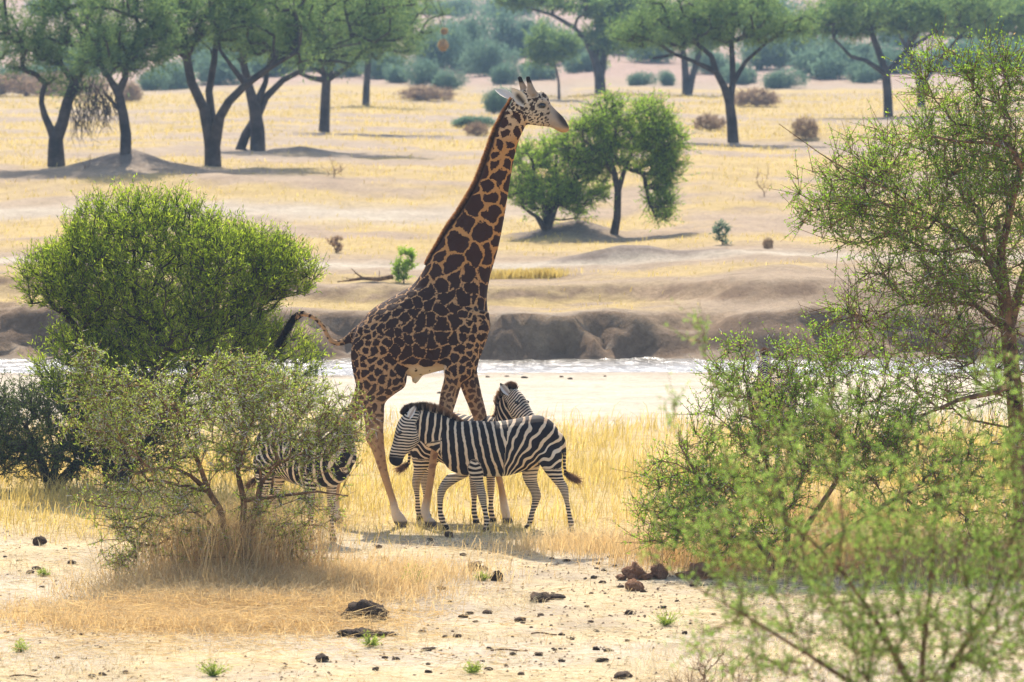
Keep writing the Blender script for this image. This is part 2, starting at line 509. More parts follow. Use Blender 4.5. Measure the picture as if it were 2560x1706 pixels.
def tube_part(P, r, n=10, sub=4):
    P = np.asarray(P, float); d = np.gradient(P, axis=0)
    A = norm(np.cross(d, np.array([0, 1., 0])[None])) * np.asarray(r)[:, None]
    return loft(P, A, r, n, sub)
def ear(base, tip, wid, thick, normal, cup=.3):
    """leaf-shaped cupped ear"""
    base, tip, normal = np.array(base, float), np.array(tip, float), norm(np.array(normal, float))
    ax = tip - base; L = np.linalg.norm(ax); ax = ax / L
    sd = norm(np.cross(ax, normal)); nr = np.cross(sd, ax)
    prof = [(0, .45), (.15, .75), (.35, 1.), (.55, .95), (.75, .66), (.9, .34), (1., .04)]
    V = []; n = 9
    for t, wf in prof:
        for layer in (1, 0):
            row = []
            for k in range(n):
                s_ = -1 + 2 * k / (n - 1)
                off = cup * wid * wf * (s_ * s_)
                row.append(base + ax * L * t + sd * s_ * wid * wf + nr * (off - (thick * (1 - s_ * s_) * wf if layer == 0 else 0)))
            V += row
    V = np.array(V); F = []
    R = len(prof)
    for r in range(R - 1):
        for layer in (0, 1):
            o = (r * 2 + layer) * n; o2 = ((r + 1) * 2 + layer) * n
            for k in range(n - 1):
                F.append([o + k, o + k + 1, o2 + k + 1, o2 + k] if layer == 0 else [o + k + 1, o + k, o2 + k, o2 + k + 1])
        for k in (0, n - 1):
            F.append([(r * 2) * n + k, (r * 2 + 1) * n + k, ((r + 1) * 2 + 1) * n + k, ((r + 1) * 2) * n + k])
    inner = np.tile(np.concatenate([np.ones(n), np.zeros(n)]), R)
    edge = np.abs(np.tile(np.linspace(-1, 1, n), R * 2)); tpar = np.repeat([t for t, _ in prof], 2 * n)
    return V, np.array(F), inner, edge, tpar
def hair(g, P, d, L, w, c0, c1, r=rng):
    n = len(P); side = norm(np.cross(d, r.normal(size=(n, 3))))
    L = np.broadcast_to(L, (n,))[:, None]
    bend = r.normal(0, .12, (n, 3))
    M = P + d * L * .55; T = P + norm(d + bend) * L
    V = np.stack([P - side * w / 2, P + side * w / 2, M + side * w * .4, M - side * w * .4, T], 1).reshape(-1, 3)
    o = (np.arange(n) * 5)[:, None]
    c0 = np.broadcast_to(c0, (n, 3)); c1 = np.broadcast_to(c1, (n, 3))
    cc = np.stack([c0, c0, c0 * .5 + c1 * .5, c0 * .5 + c1 * .5, c1], 1).reshape(-1, 3)
    g.add(V, q=np.array([[0, 1, 2, 3]]) + o, t=np.array([[3, 2, 4]]) + o, Col=cc)
m, nt, out = mat_new('animal_hair')
a = attr(nt, 'Col').outputs['Color']
df = N(nt, 'ShaderNodeBsdfDiffuse'); tr = N(nt, 'ShaderNodeBsdfTranslucent'); mx = N(nt, 'ShaderNodeMixShader'); mx.inputs[0].default_value = .45
nt.links.new(a, df.inputs[0]); nt.links.new(a, tr.inputs[0]); nt.links.new(df.outputs[0], mx.inputs[1]); nt.links.new(tr.outputs[0], mx.inputs[2]); nt.links.new(mx.outputs[0], out.inputs['Surface'])
M_HAIR = m
m, nt, out = mat_new('eye_gloss'); bsdf(nt, out, (.012, .008, .006), .08, .6); M_EYE = m
m, nt, out = mat_new('hoof_horn')
nz = noise(nt, 20, 3); bsdf(nt, out, mixc(nt, nz.outputs['Fac'], (.06, .045, .035), (.14, .105, .08)), .55, .3); M_HOOF = m
def eyeball(parent, p, r):
    bm_v = []; bm_f = []
    n, k = 12, 7
    for i in range(k + 1):
        th = math.pi * i / k
        for j in range(n):
            ph = 2 * math.pi * j / n
            bm_v.append([p[0] + r * math.sin(th) * math.cos(ph) * 1.25, p[1] + r * math.sin(th) * math.sin(ph), p[2] + r * math.cos(th)])
    for i in range(k):
        for j in range(n):
            bm_f.append([i * n + j, i * n + (j + 1) % n, (i + 1) * n + (j + 1) % n, (i + 1) * n + j])
    return new_mesh('eye', bm_v, bm_f, None, True)

# ------------------------------------------------------------------ giraffe
KG = 66.36 / FPX / 1.845
FG = Frame(KG, 700.0, (1313.0 - 150) * 1.845)
def r4(u, v): return ((620 + u / 2.736 - 660) * 1.845, (900 + v / 2.736 - 150) * 1.845)
def hh(u, v): return ((1200 + u / 7.127 - 660) * 1.845, (160 + v / 7.127 - 150) * 1.845)
def S3(rows): return rows
def conv(f, rows, y=None):
    o = []
    for r in rows:
        a, b = f(r[0], r[1]), f(r[2], r[3])
        o.append([*a, *b, r[4], r[5] if len(r) > 5 else (y or 0.)])
    return o
FOOT = FG.v0 + 6
body = FG.part([
    (1135, 195, 1215, 285, .105), (1116, 222, 1196, 322, .112), (1097, 265, 1178, 365, .115), (1066, 331, 1162, 420, .12), (1043, 400, 1149, 480, .125), (1016, 480, 1136, 560, .13),
    (986, 558, 1123, 640, .138), (948, 629, 1111, 715, .15), (902, 703, 1097, 790, .17), (847, 777, 1081, 865, .20), (806, 847, 1063, 930, .235), (768, 905, 1043, 1000, .275),
    (735, 962, 1030, 1085, .315), (700, 1016, 1034, 1170, .35), (660, 1048, 1035, 1240, .39), (600, 1082, 985, 1330, .43), (545, 1112, 900, 1405, .455), (505, 1138, 800, 1432, .455),
    (470, 1172, 700, 1452, .43), (440, 1208, 570, 1440, .38), (420, 1240, 460, 1390, .28), (407, 1265, 408, 1325, .13)], n=28)
head = FG.part(conv(hh, [
    (560, 600, 640, 900, .095), (660, 490, 740, 990, .108), (780, 440, 830, 1045, .112), (900, 425, 920, 1062, .113), (1010, 460, 1010, 1072, .113), (1105, 462, 1085, 1082, .108),
    (1180, 545, 1150, 1086, .098), (1255, 665, 1225, 1098, .084), (1345, 775, 1300, 1118, .074), (1440, 865, 1360, 1150, .068), (1515, 950, 1420, 1185, .066), (1570, 1045, 1490, 1198, .06),
    (1595, 1105, 1545, 1192, .05), (1602, 1140, 1580, 1170, .025)]), n=24)
leg_a = FG.part(conv(lambda u, v: (u, v), [(870, 1130, 1040, 1150, .10, -.24), (850, 1230, 1045, 1230, .13, -.27), (836, 1320, 1000, 1320, .135, -.28), (830, 1410, 985, 1412, .12, -.27)]) + conv(r4, [
    (1345, 100, 1470, 150, .10, -.26), (1318, 210, 1440, 230, .085, -.25), (1303, 320, 1407, 330, .075, -.25), (1288, 430, 1372, 430, .07, -.25), (1268, 520, 1345, 525, .062, -.25),
    (1248, 620, 1305, 622, .052, -.25), (1232, 750, 1284, 755, .045, -.25), (1214, 870, 1264, 878, .045, -.25), (1190, 960, 1246, 985, .055, -.25), (1182, 1015, 1254, 1045, .058, -.25),
    (1200, 1060, 1278, 1065, .06, -.25), (1215, 1100, 1300, 1098, .075, -.25), (1215, 1128, 1308, 1128, .08, -.25)]), foot=FOOT, n=18)
leg_b = FG.part(conv(lambda u, v: (u, v), [(880, 1130, 1030, 1150, .10, .24), (880, 1250, 1040, 1250, .12, .26), (890, 1380, 995, 1380, .12, .26)]) + conv(r4, [
    (1420, 60, 1568, 60, .1, .26), (1458, 195, 1596, 210, .085, .25), (1500, 300, 1620, 310, .075, .25), (1537, 390, 1642, 400, .072, .25), (1585, 500, 1667, 510, .062, .25), (1635, 620, 1697, 630, .052, .25),
    (1682, 760, 1732, 765, .045, .25), (1712, 880, 1760, 885, .045, .25), (1722, 970, 1778, 975, .055, .25), (1730, 1030, 1792, 1035, .056, .25), (1738, 1070, 1802, 1070, .06, .25), (1742, 1105, 1815, 1105, .075, .25),
    (1742, 1130, 1822, 1130, .08, .25)]), foot=FOOT, n=18)
leg_c = FG.part(conv(lambda u, v: (u, v), [(440, 1215, 620, 1270, .10, -.18), (412, 1290, 660, 1340, .15, -.22), (402, 1350, 664, 1420, .165, -.23), (412, 1430, 655, 1492, .155, -.23)]) + conv(r4, [
    (745, 170, 1015, 212, .13, -.23), (758, 260, 945, 272, .10, -.23), (785, 340, 937, 350, .085, -.23), (803, 420, 932, 430, .075, -.23), (806, 520, 934, 540, .07, -.23), (848, 600, 943, 615, .056, -.23),
    (890, 720, 958, 725, .048, -.23), (935, 850, 990, 850, .045, -.23), (965, 940, 1017, 935, .047, -.23), (977, 1000, 1037, 1000, .056, -.23), (983, 1050, 1068, 1040, .06, -.23), (1000, 1095, 1095, 1085, .068, -.23),
    (1022, 1120, 1106, 1112, .08, -.23), (1030, 1135, 1110, 1135, .08, -.23)]), foot=FOOT, n=18)
leg_d = FG.part(conv(lambda u, v: (u, v), [(440, 1230, 600, 1300, .10, .18), (406, 1330, 580, 1380, .14, .22), (408, 1410, 590, 1450, .14, .23)]) + conv(r4, [
    (735, 150, 900, 190, .12, .23), (700, 280, 835, 310, .095, .23), (655, 360, 775, 385, .08, .23), (615, 440, 720, 460, .072, .23), (590, 510, 690, 525, .07, .23), (590, 610, 662, 620, .055, .23),
    (584, 720, 638, 725, .046, .23), (576, 850, 626, 850, .045, .23), (566, 940, 618, 940, .048, .23), (558, 1000, 622, 1005, .056, .23), (556, 1050, 632, 1055, .06, .23), (562, 1095, 650, 1095, .075, .23),
    (565, 1128, 655, 1128, .08, .23)]), foot=FOOT, n=18)
tail_uv = [(440, 1245), (415, 1262), (380, 1287), (345, 1300), (315, 1292), (292, 1262), (275, 1228), (250, 1198), (215, 1175), (180, 1166), (160, 1170), (140, 1190)]
tail = tube_part([FG.p(q) for q in tail_uv], [.075, .062, .046, .036, .03, .028, .027, .026, .026, .028, .034, .03])
on = tube_part([FG.p(hh(*q), -.055) for q in [(950, 520), (915, 420), (888, 320), (868, 250), (856, 212), (852, 190)]], [.055, .046, .034, .028, .029, .015])
of = tube_part([FG.p(hh(*q), .055) for q in [(820, 500), (785, 410), (748, 320), (722, 250), (712, 215), (708, 192)]], [.055, .046, .034, .028, .029, .015])
bump = tube_part([FG.p(hh(*q)) for q in [(1010, 560), (1080, 520), (1150, 560), (1210, 640)]], [.03, .05, .045, .03])
shealth = tube_part([FG.p(q) for q in [(712, 1440), (702, 1462), (695, 1476), (691, 1484)]], [.06, .048, .04, .03])
brow = tube_part([FG.p(hh(*q), -.082) for q in [(1010, 700), (1090, 640), (1170, 640), (1230, 720)]], [.018, .032, .03, .015])
brow2 = tube_part([FG.p(hh(*q), .082) for q in [(1010, 700), (1090, 640), (1170, 640), (1230, 720)]], [.018, .032, .03, .015])
gp = [body, head, leg_a, leg_b, leg_c, leg_d, tail, on, of, bump, shealth, brow, brow2]
GV, GQd, GT = remesh('giraffe', gp, .0175, 3)
pid, tt = classify(GV, gp)
u = GV[:, 0] / KG + FG.u0; v = FG.v0 - GV[:, 2] / KG; yy = GV[:, 1]
# seed spacing for the coat patches
r_ = np.random.default_rng(5)
neck = (pid == 0) * (1 - sm(900, 1060, v))
hsp = np.full(len(GV), .125)
hsp = np.where(pid == 0, .115 + .045 * sm(480, 760, u) + .02 * sm(1000, 820, v), hsp)
hsp = np.where((pid == 0) & (v < 900), .185 - .075 * sm(700, 260, v), hsp)
hsp = np.where(pid == 1, .036 + .018 * sm(1230, 1180, u), hsp)
hsp = np.where((pid == 4) | (pid == 5), .085 - .025 * sm(1500, 1750, v), hsp)
hsp = np.where((pid == 2) | (pid == 3), .095 - .02 * sm(1350, 1600, v), hsp)
hsp = np.where(pid == 6, .06, hsp)
hsp = hsp * (.72 + .42 * vnoise(GV[:, 0] * 2.6 + yy * 3, GV[:, 2] * 2.6))
PW = GV.copy()
for k, (f, amp) in enumerate(((5.3, .040), (13.0, .026), (27.0, .013))):
    PW += amp * np.stack([vnoise(GV[:, 2] * f + 7 * k, GV[:, 0] * f + yy * f) - .5, vnoise(GV[:, 0] * f + 3, GV[:, 2] * f + 9) - .5, vnoise(GV[:, 0] * f + 50, GV[:, 2] * f + yy * f + 20) - .5], 1) * 2
ANI = np.where(neck > .3, .78, 1.)
PA = PW * np.stack([np.ones(len(GV)), np.ones(len(GV)), ANI], 1)
cand = r_.permutation(len(GV))[:16000]
seeds = np.zeros((4000, 3)); sh = np.zeros(4000); ns = 0
for i in cand:
    p_ = PW[i]; h_ = hsp[i]
    if ns:
        d_ = seeds[:ns] - p_
        if ((d_ * d_).sum(1) < (h_ * .5 + sh[:ns] * .5) ** 2).any(): continue
    seeds[ns] = p_; sh[ns] = h_; ns += 1
seeds = seeds[:ns]
edge = np.zeros(len(GV))
for i in range(0, len(GV), 4000):
    d_ = np.linalg.norm(PW[i:i + 4000, None] - seeds[None], axis=2)
    d_.partition(1, axis=1)
    edge[i:i + 4000] = (d_[:, 1] - d_[:, 0]) * .5
gapw = np.full(len(GV), .0115)
gapw = np.where(pid == 0, .0065 + .0085 * neck, gapw)
gapw = np.where(pid == 1, .0085, gapw)
gapw = np.where(pid >= 2, .011, gapw)
low = np.isin(pid, (2, 3, 4, 5)) * sm(1560, 1760, v)
gapw = gapw + low * .006
belly = sm(640, 690, u) * (np.isin(pid, (0, 10)) * sm(1375, 1425, v + .0 * u) * (1 - sm(.0, .1, u - 1200)))
gapw = gapw + belly * .05
base = np.tile(np.array([[.42, .235, .105]]), (len(GV), 1))
base = lerp(base, (.46, .215, .065), neck)
base = lerp(base, (.66, .55, .40), belly)
base = lerp(base, (.52, .36, .21), (pid == 0) * sm(400, 260, v) * .8)
isH = np.isin(pid, (1, 9, 11, 12)).astype(float)
base = lerp(base, (.52, .40, .27), isH)
base = lerp(base, (.36, .27, .19), isH * sm(1265, 1330, u))
muz = isH * sm(1350, 1395, u) * sm(330, 290, v)
jaw = isH * sm(295, 318, v) * sm(1320, 1350, u)
base = lerp(base, (.055, .037, .028), isH * sm(1325, 1372, u) * sm(58, 18, v - (219 + (u - 1344) * 1.1)))
base = lerp(base, (.46, .27, .12), jaw)
gapw = gapw + isH * sm(1310, 1350, u) * .05
legm = np.isin(pid, (2, 3, 4, 5)).astype(float)
base = lerp(base, (.46, .27, .13), legm * sm(1450, 1600, v))
base = lerp(base, (.62, .50, .38), legm * sm(1990, 2080, v))
inner = legm * sm(.06, .0, np.abs(yy) - .17) * 0
base = lerp(base, (.10, .075, .06), legm * sm(2112, 2122, v))
patch = np.tile(np.array([[.034, .015, .009]]), (len(GV), 1))
patch = lerp(patch, (.045, .017, .009), neck * .9)
patch = lerp(patch, (.07, .036, .02), np.isin(pid, (4, 5)) * sm(1400, 1560, v))
patch = lerp(patch, (.12, .058, .03), np.isin(pid, (2, 3)) * sm(1420, 1560, v))
patch = lerp(patch, (.30, .16, .085), low)
patch = lerp(patch, (.05, .03, .02), isH)
gapw = gapw + legm * sm(1880, 1990, v) * .06
oss = np.isin(pid, (7, 8)).astype(float)
gapw = gapw + oss * .1
base = lerp(base, (.30, .22, .15), oss)
base = lerp(base, (.015, .012, .012), oss * sm(105, 92, v))
gapw = gapw + (pid == 6) * .004
base_eye = np.minimum(((u - hh(1105, 0)[0]) / 20) ** 2 + ((v - hh(0, 712)[1]) / 12) ** 2, 4)
base = lerp(base, (.03, .02, .016), isH * sm(1.6, .7, base_eye)); gapw = gapw + isH * (base_eye < 2.2) * .1
zc = np.arange(FG.p((0, 950))[2], FG.p((0, 172))[2], .02)
nk = np.isin(pid, (0, 1)) & (np.abs(yy) < .03)
xc = np.array([GV[nk & (np.abs(GV[:, 2] - z_) < .03), 0].min(initial=9.) for z_ in zc])
zc, xc = zc[xc < 8], xc[xc < 8]
dors = (pid == 0) * sm(960, 900, v) * sm(.075, .035, np.hypot((GV[:, 0] - np.interp(GV[:, 2], zc, xc)) * .75, yy * .7))
base = lerp(base, (.075, .034, .017), dors); patch = lerp(patch, (.06, .028, .014), dors)
# ears
gear = Geo()
def addear(base_p, tip_p, wid, nrm, dark):
    V, F, inn, ed, tp = ear(base_p, tip_p, wid, .018, nrm, .45)
    c_ = np.tile(np.array([[.62, .54, .44]]), (len(V), 1))
    c_ = lerp(c_, (.03, .02, .015), inn * dark * np.clip(1.25 - np.abs(ed) * 1.8, 0, 1) * (tp > .1) * (tp < .75))
    gear.add(V, q=F, Col=c_)
addear(FG.p(hh(815, 700), -.10), FG.p(hh(560, 395), -.20), .074, (.25, -1, -.1), 1.)
addear(FG.p(hh(600, 610), .09), FG.p(hh(270, 432), .20), .06, (-.3, -.6, 1), 0.)
EV = np.concatenate(gear.v); EQ = np.concatenate(gear.q); EC = np.concatenate(gear.a['Col'])
nb = len(GV)
me = new_mesh('giraffe_body', np.concatenate([GV, EV]), np.concatenate([GQd, EQ + nb]), GT, True, {
    'base': np.concatenate([base, EC]), 'patch': np.concatenate([patch, EC]), 'edge': np.concatenate([edge, np.zeros(len(EV))]), 'gap': np.concatenate([gapw, np.ones(len(EV))])})
m, nt, out = mat_new('giraffe_coat')
n1 = noise(nt, 38, 3, .7); n2 = noise(nt, 9, 3)
e = mth(nt, 'ADD', attr(nt, 'edge').outputs['Fac'], mth(nt, 'MULTIPLY', mth(nt, 'SUBTRACT', n1.outputs['Fac'], .5), .045))
gp_ = attr(nt, 'gap').outputs['Fac']
f = ramp(nt, e, mth(nt, 'SUBTRACT', gp_, .003), mth(nt, 'ADD', gp_, .004))
cc = mixc(nt, f, attr(nt, 'base').outputs['Color'], attr(nt, 'patch').outputs['Color'])
cc = mixc(nt, 1., cc, mixc(nt, n2.outputs['Fac'], (.82, .80, .80), (1.16, 1.16, 1.16)), 'MULTIPLY')
nb_ = noise(nt, 7, 4, .6)
bsdf(nt, out, cc, .75, .08, nb_.outputs['Fac'], .5, .05)
M_GIR = m
og = W((660 + 700 / 1.845) / 1.088, 1313 / 1.088, 66.36)
og[2] = Hs(og[0], 66.36) - .01
gir = empty('giraffe', og, 'tall dark-patched giraffe striding to the right with tail raised', 'giraffe')
obj('body', me, M_GIR, gir)
# mane
gm = Geo()
crest = np.stack([np.interp(zc, zc, np.convolve(np.pad(xc, 3, mode='edge'), np.ones(7) / 7, 'valid')), np.zeros(len(zc)), zc], 1)[::-1]
crest = catmull(crest[::3], 4)
tg = norm(np.gradient(crest, axis=0)); nrm = norm(np.cross(tg, np.array([[0, 1., 0]]))); nrm = np.where(nrm[:, :1] > 0, -nrm, nrm)
k = r_.integers(0, len(crest), 5200); fr = r_.random(5200)[:, None]
P = crest[k] + tg[k] * .03 * (fr - .5) - nrm[k] * .014 + np.stack([np.zeros(5200), r_.normal(0, .020, 5200), np.zeros(5200)], 1)
d = norm(nrm[k] + tg[k] * -.15 + r_.normal(0, .16, (5200, 3)))
t_ = k / len(crest)
Lh = (.038 + .032 * np.sin(np.clip(t_, 0, 1) * math.pi) ** .7) * (.75 + .4 * r_.random(5200))
cb = np.array([[.055, .025, .013]]) * (.6 + .8 * r_.random((5200, 1)))
hair(gm, P, d, Lh, .010, cb, np.array([[.42, .19, .07]]) * (.7 + .5 * r_.random((5200, 1))), r_)
obj('mane', gm.mesh('giraffe_mane'), M_HAIR, gir)
# tail tuft
gm = Geo()
path = catmull([FG.p(q) for q in [(185, 1163), (160, 1165), (135, 1185), (112, 1222), (92, 1262), (70, 1300), (52, 1330)]], 10)
n = 2600
k = r_.integers(0, 38, n); tg = norm(np.gradient(path, axis=0))
P = path[k] + r_.normal(0, .011, (n, 3))
tgt = path[np.minimum(k + 14 + r_.integers(0, 12, n), len(path) - 1)]
dv = tgt + r_.normal(0, .014, (n, 3)) - P
hair(gm, P, norm(dv), np.linalg.norm(dv, axis=1) * 1.1, .008, np.array([[.012, .010, .010]]), np.array([[.03, .02, .016]]), r_)
obj('tail_tuft', gm.mesh('giraffe_tail_tuft'), M_HAIR, gir)
for s_ in (-1, 1):
    pe = FG.p(hh(1112, 712), s_ * .092)
    obj('eye', eyeball(gir, pe, .033), M_EYE, gir)

# ------------------------------------------------------------------ zebras
KZ = 65.6 / FPX / 3.919
FZ = Frame(KZ, 1150.0, 1450.0)
z_torso = [(600, 560, 592, 655, .08), (655, 450, 655, 765, .15), (720, 405, 720, 850, .19), (800, 376, 800, 886, .22), (900, 366, 900, 908, .24), (1000, 366, 1000, 915, .255), (1100, 373, 1100, 918, .265),
           (1200, 369, 1200, 918, .27), (1300, 357, 1300, 905, .27), (1400, 337, 1400, 880, .265), (1500, 317, 1500, 850, .255), (1600, 312, 1600, 800, .24), (1680, 342, 1680, 780, .22), (1750, 400, 1760, 740, .175),
           (1800, 480, 1810, 680, .115), (1825, 560, 1828, 620, .05)]
z_neck = [(350, 275, 415, 520, .07), (440, 265, 452, 583, .076), (530, 277, 488, 612, .085), (620, 297, 540, 645, .10), (710, 335, 612, 690, .13), (800, 372, 695, 775, .17), (880, 378, 790, 850, .19)]
z_head = [(320, 270, 425, 500, .07), (265, 305, 432, 560, .088), (218, 370, 412, 592, .094), (192, 440, 378, 628, .088), (173, 520, 330, 672, .074), (153, 600, 284, 712, .060), (136, 660, 266, 748, .053), (125, 710, 256, 782, .051),
          (126, 762, 226, 810, .046), (150, 795, 192, 816, .030)]
fore_near = [(870, 600, 1060, 620, .06, -.10), (875, 740, 1060, 760, .085, -.15), (905, 850, 1055, 860, .075, -.16), (930, 930, 1052, 925, .06, -.15), (960, 1000, 1062, 1000, .05, -.14), (990, 1080, 1080, 1080, .046, -.14),
             (1010, 1150, 1085, 1150, .043, -.14), (1030, 1210, 1088, 1205, .034, -.14), (1048, 1280, 1098, 1275, .030, -.14), (1053, 1330, 1113, 1330, .035, -.14), (1058, 1375, 1116, 1380, .033, -.14), (1055, 1410, 1112, 1415, .031, -.14),
             (1043, 1435, 1108, 1440, .042, -.14), (1036, 1458, 1108, 1460, .046, -.14)]
fore_far = [(870, 620, 1030, 650, .06, .10), (850, 780, 1000, 850, .075, .14), (790, 880, 900, 925, .06, .14), (705, 900, 800, 980, .052, .14), (642, 970, 730, 1025, .047, .14), (602, 1050, 690, 1062, .044, .14), (593, 1120, 664, 1122, .036, .14),
            (596, 1200, 652, 1200, .031, .14), (602, 1280, 652, 1280, .030, .14), (606, 1325, 672, 1325, .034, .14), (618, 1370, 678, 1368, .032, .14), (640, 1405, 696, 1398, .033, .14), (652, 1430, 714, 1425, .042, .14), (655, 1452, 722, 1450, .045, .14)]
hind_near = [(1480, 520, 1810, 560, .09, -.08), (1540, 650, 1826, 680, .12, -.13), (1590, 750, 1822, 790, .11, -.14), (1645, 840, 1826, 860, .085, -.14), (1722, 930, 1846, 928, .06, -.14), (1782, 1000, 1882, 985, .05, -.14), (1826, 1080, 1891, 1060, .045, -.14),
             (1850, 1150, 1897, 1145, .035, -.14), (1865, 1220, 1909, 1215, .030, -.14), (1876, 1290, 1926, 1285, .030, -.14), (1881, 1333, 1943, 1330, .034, -.14), (1886, 1370, 1938, 1375, .031, -.14), (1880, 1395, 1945, 1395, .040, -.14), (1875, 1420, 1962, 1420, .044, -.14)]
hind_far = [(1460, 600, 1740, 620, .09, .09), (1440, 760, 1640, 760, .10, .13), (1430, 880, 1592, 860, .08, .14), (1450, 960, 1582, 950, .06, .14), (1490, 1030, 1602, 1022, .05, .14), (1522, 1090, 1622, 1100, .045, .14), (1528, 1150, 1604, 1160, .036, .14),
            (1518, 1210, 1578, 1220, .030, .14), (1502, 1270, 1555, 1275, .030, .14), (1488, 1320, 1547, 1325, .034, .14), (1478, 1365, 1532, 1370, .031, .14), (1455, 1395, 1520, 1400, .040, .14), (1445, 1425, 1525, 1425, .044, .14)]
def st_fore(y, du):   # straight standing foreleg
    return [(r[0] + du, r[1], r[2] + du, r[3], r[4], y * w) for r, w in zip(
        [(870, 600, 1060, 620, .06), (878, 740, 1050, 760, .085), (890, 850, 1030, 860, .075), (905, 930, 1015, 930, .06), (915, 1000, 1008, 1000, .05), (918, 1080, 1000, 1080, .046), (920, 1130, 998, 1130, .044), (930, 1200, 986, 1200, .034),
         (934, 1270, 984, 1270, .030), (928, 1325, 990, 1325, .035), (922, 1370, 978, 1372, .033), (905, 1405, 972, 1408, .036), (896, 1435, 970, 1435, .043), (890, 1455, 972, 1455, .046)], [.7] + [1] * 13)]
def st_hind(y, du):
    return [(r[0] + du, r[1], r[2] + du, r[3], r[4], y * w) for r, w in zip(
        [(1480, 520, 1810, 560, .09), (1520, 650, 1826, 680, .12), (1550, 750, 1815, 790, .11), (1585, 850, 1790, 870, .085), (1640, 940, 1785, 945, .06), (1690, 1020, 1800, 1010, .05), (1718, 1085, 1805, 1075, .045), (1722, 1150, 1785, 1150, .035),
         (1720, 1215, 1772, 1215, .030), (1716, 1280, 1768, 1280, .030), (1708, 1330, 1770, 1330, .034), (1700, 1370, 1758, 1372, .031), (1686, 1400, 1750, 1405, .040), (1672, 1450, 1755, 1450, .044)], [.65] + [1] * 13)]
M_ZEB = None
def zebra_mat():
    m, nt, out = mat_new('zebra_coat')
    ph = attr(nt, 'ph').outputs['Fac']; du = attr(nt, 'duty').outputs['Fac']
    n1 = noise(nt, 7, 2); n2 = noise(nt, 30, 2)
    p_ = mth(nt, 'ADD', ph, mth(nt, 'MULTIPLY', mth(nt, 'SUBTRACT', n1.outputs['Fac'], .5), .42))
    s_ = mth(nt, 'ABSOLUTE', mth(nt, 'SUBTRACT', mth(nt, 'FRACT', p_), .5))      # 0 at the middle of a dark stripe, .5 between
    s_ = mth(nt, 'ADD', s_, mth(nt, 'MULTIPLY', mth(nt, 'SUBTRACT', n2.outputs['Fac'], .5), .07))
    f = ramp(nt, s_, mth(nt, 'SUBTRACT', mth(nt, 'MULTIPLY', du, .5), .03), mth(nt, 'ADD', mth(nt, 'MULTIPLY', du, .5), .03))
    c = mixc(nt, f, (.020, .013, .012), attr(nt, 'white').outputs['Color'])
    c = mixc(nt, attr(nt, 'dark').outputs['Fac'], c, (.018, .013, .012))
    nz = noise(nt, 12, 3)
    c = mixc(nt, 1., c, mixc(nt, nz.outputs['Fac'], (.80, .78, .76), (1.15, 1.15, 1.15)), 'MULTIPLY')
    bsdf(nt, out, c, .7, .08, nz.outputs['Fac'], .3, .02)
    return m
M_ZEB = zebra_mat()

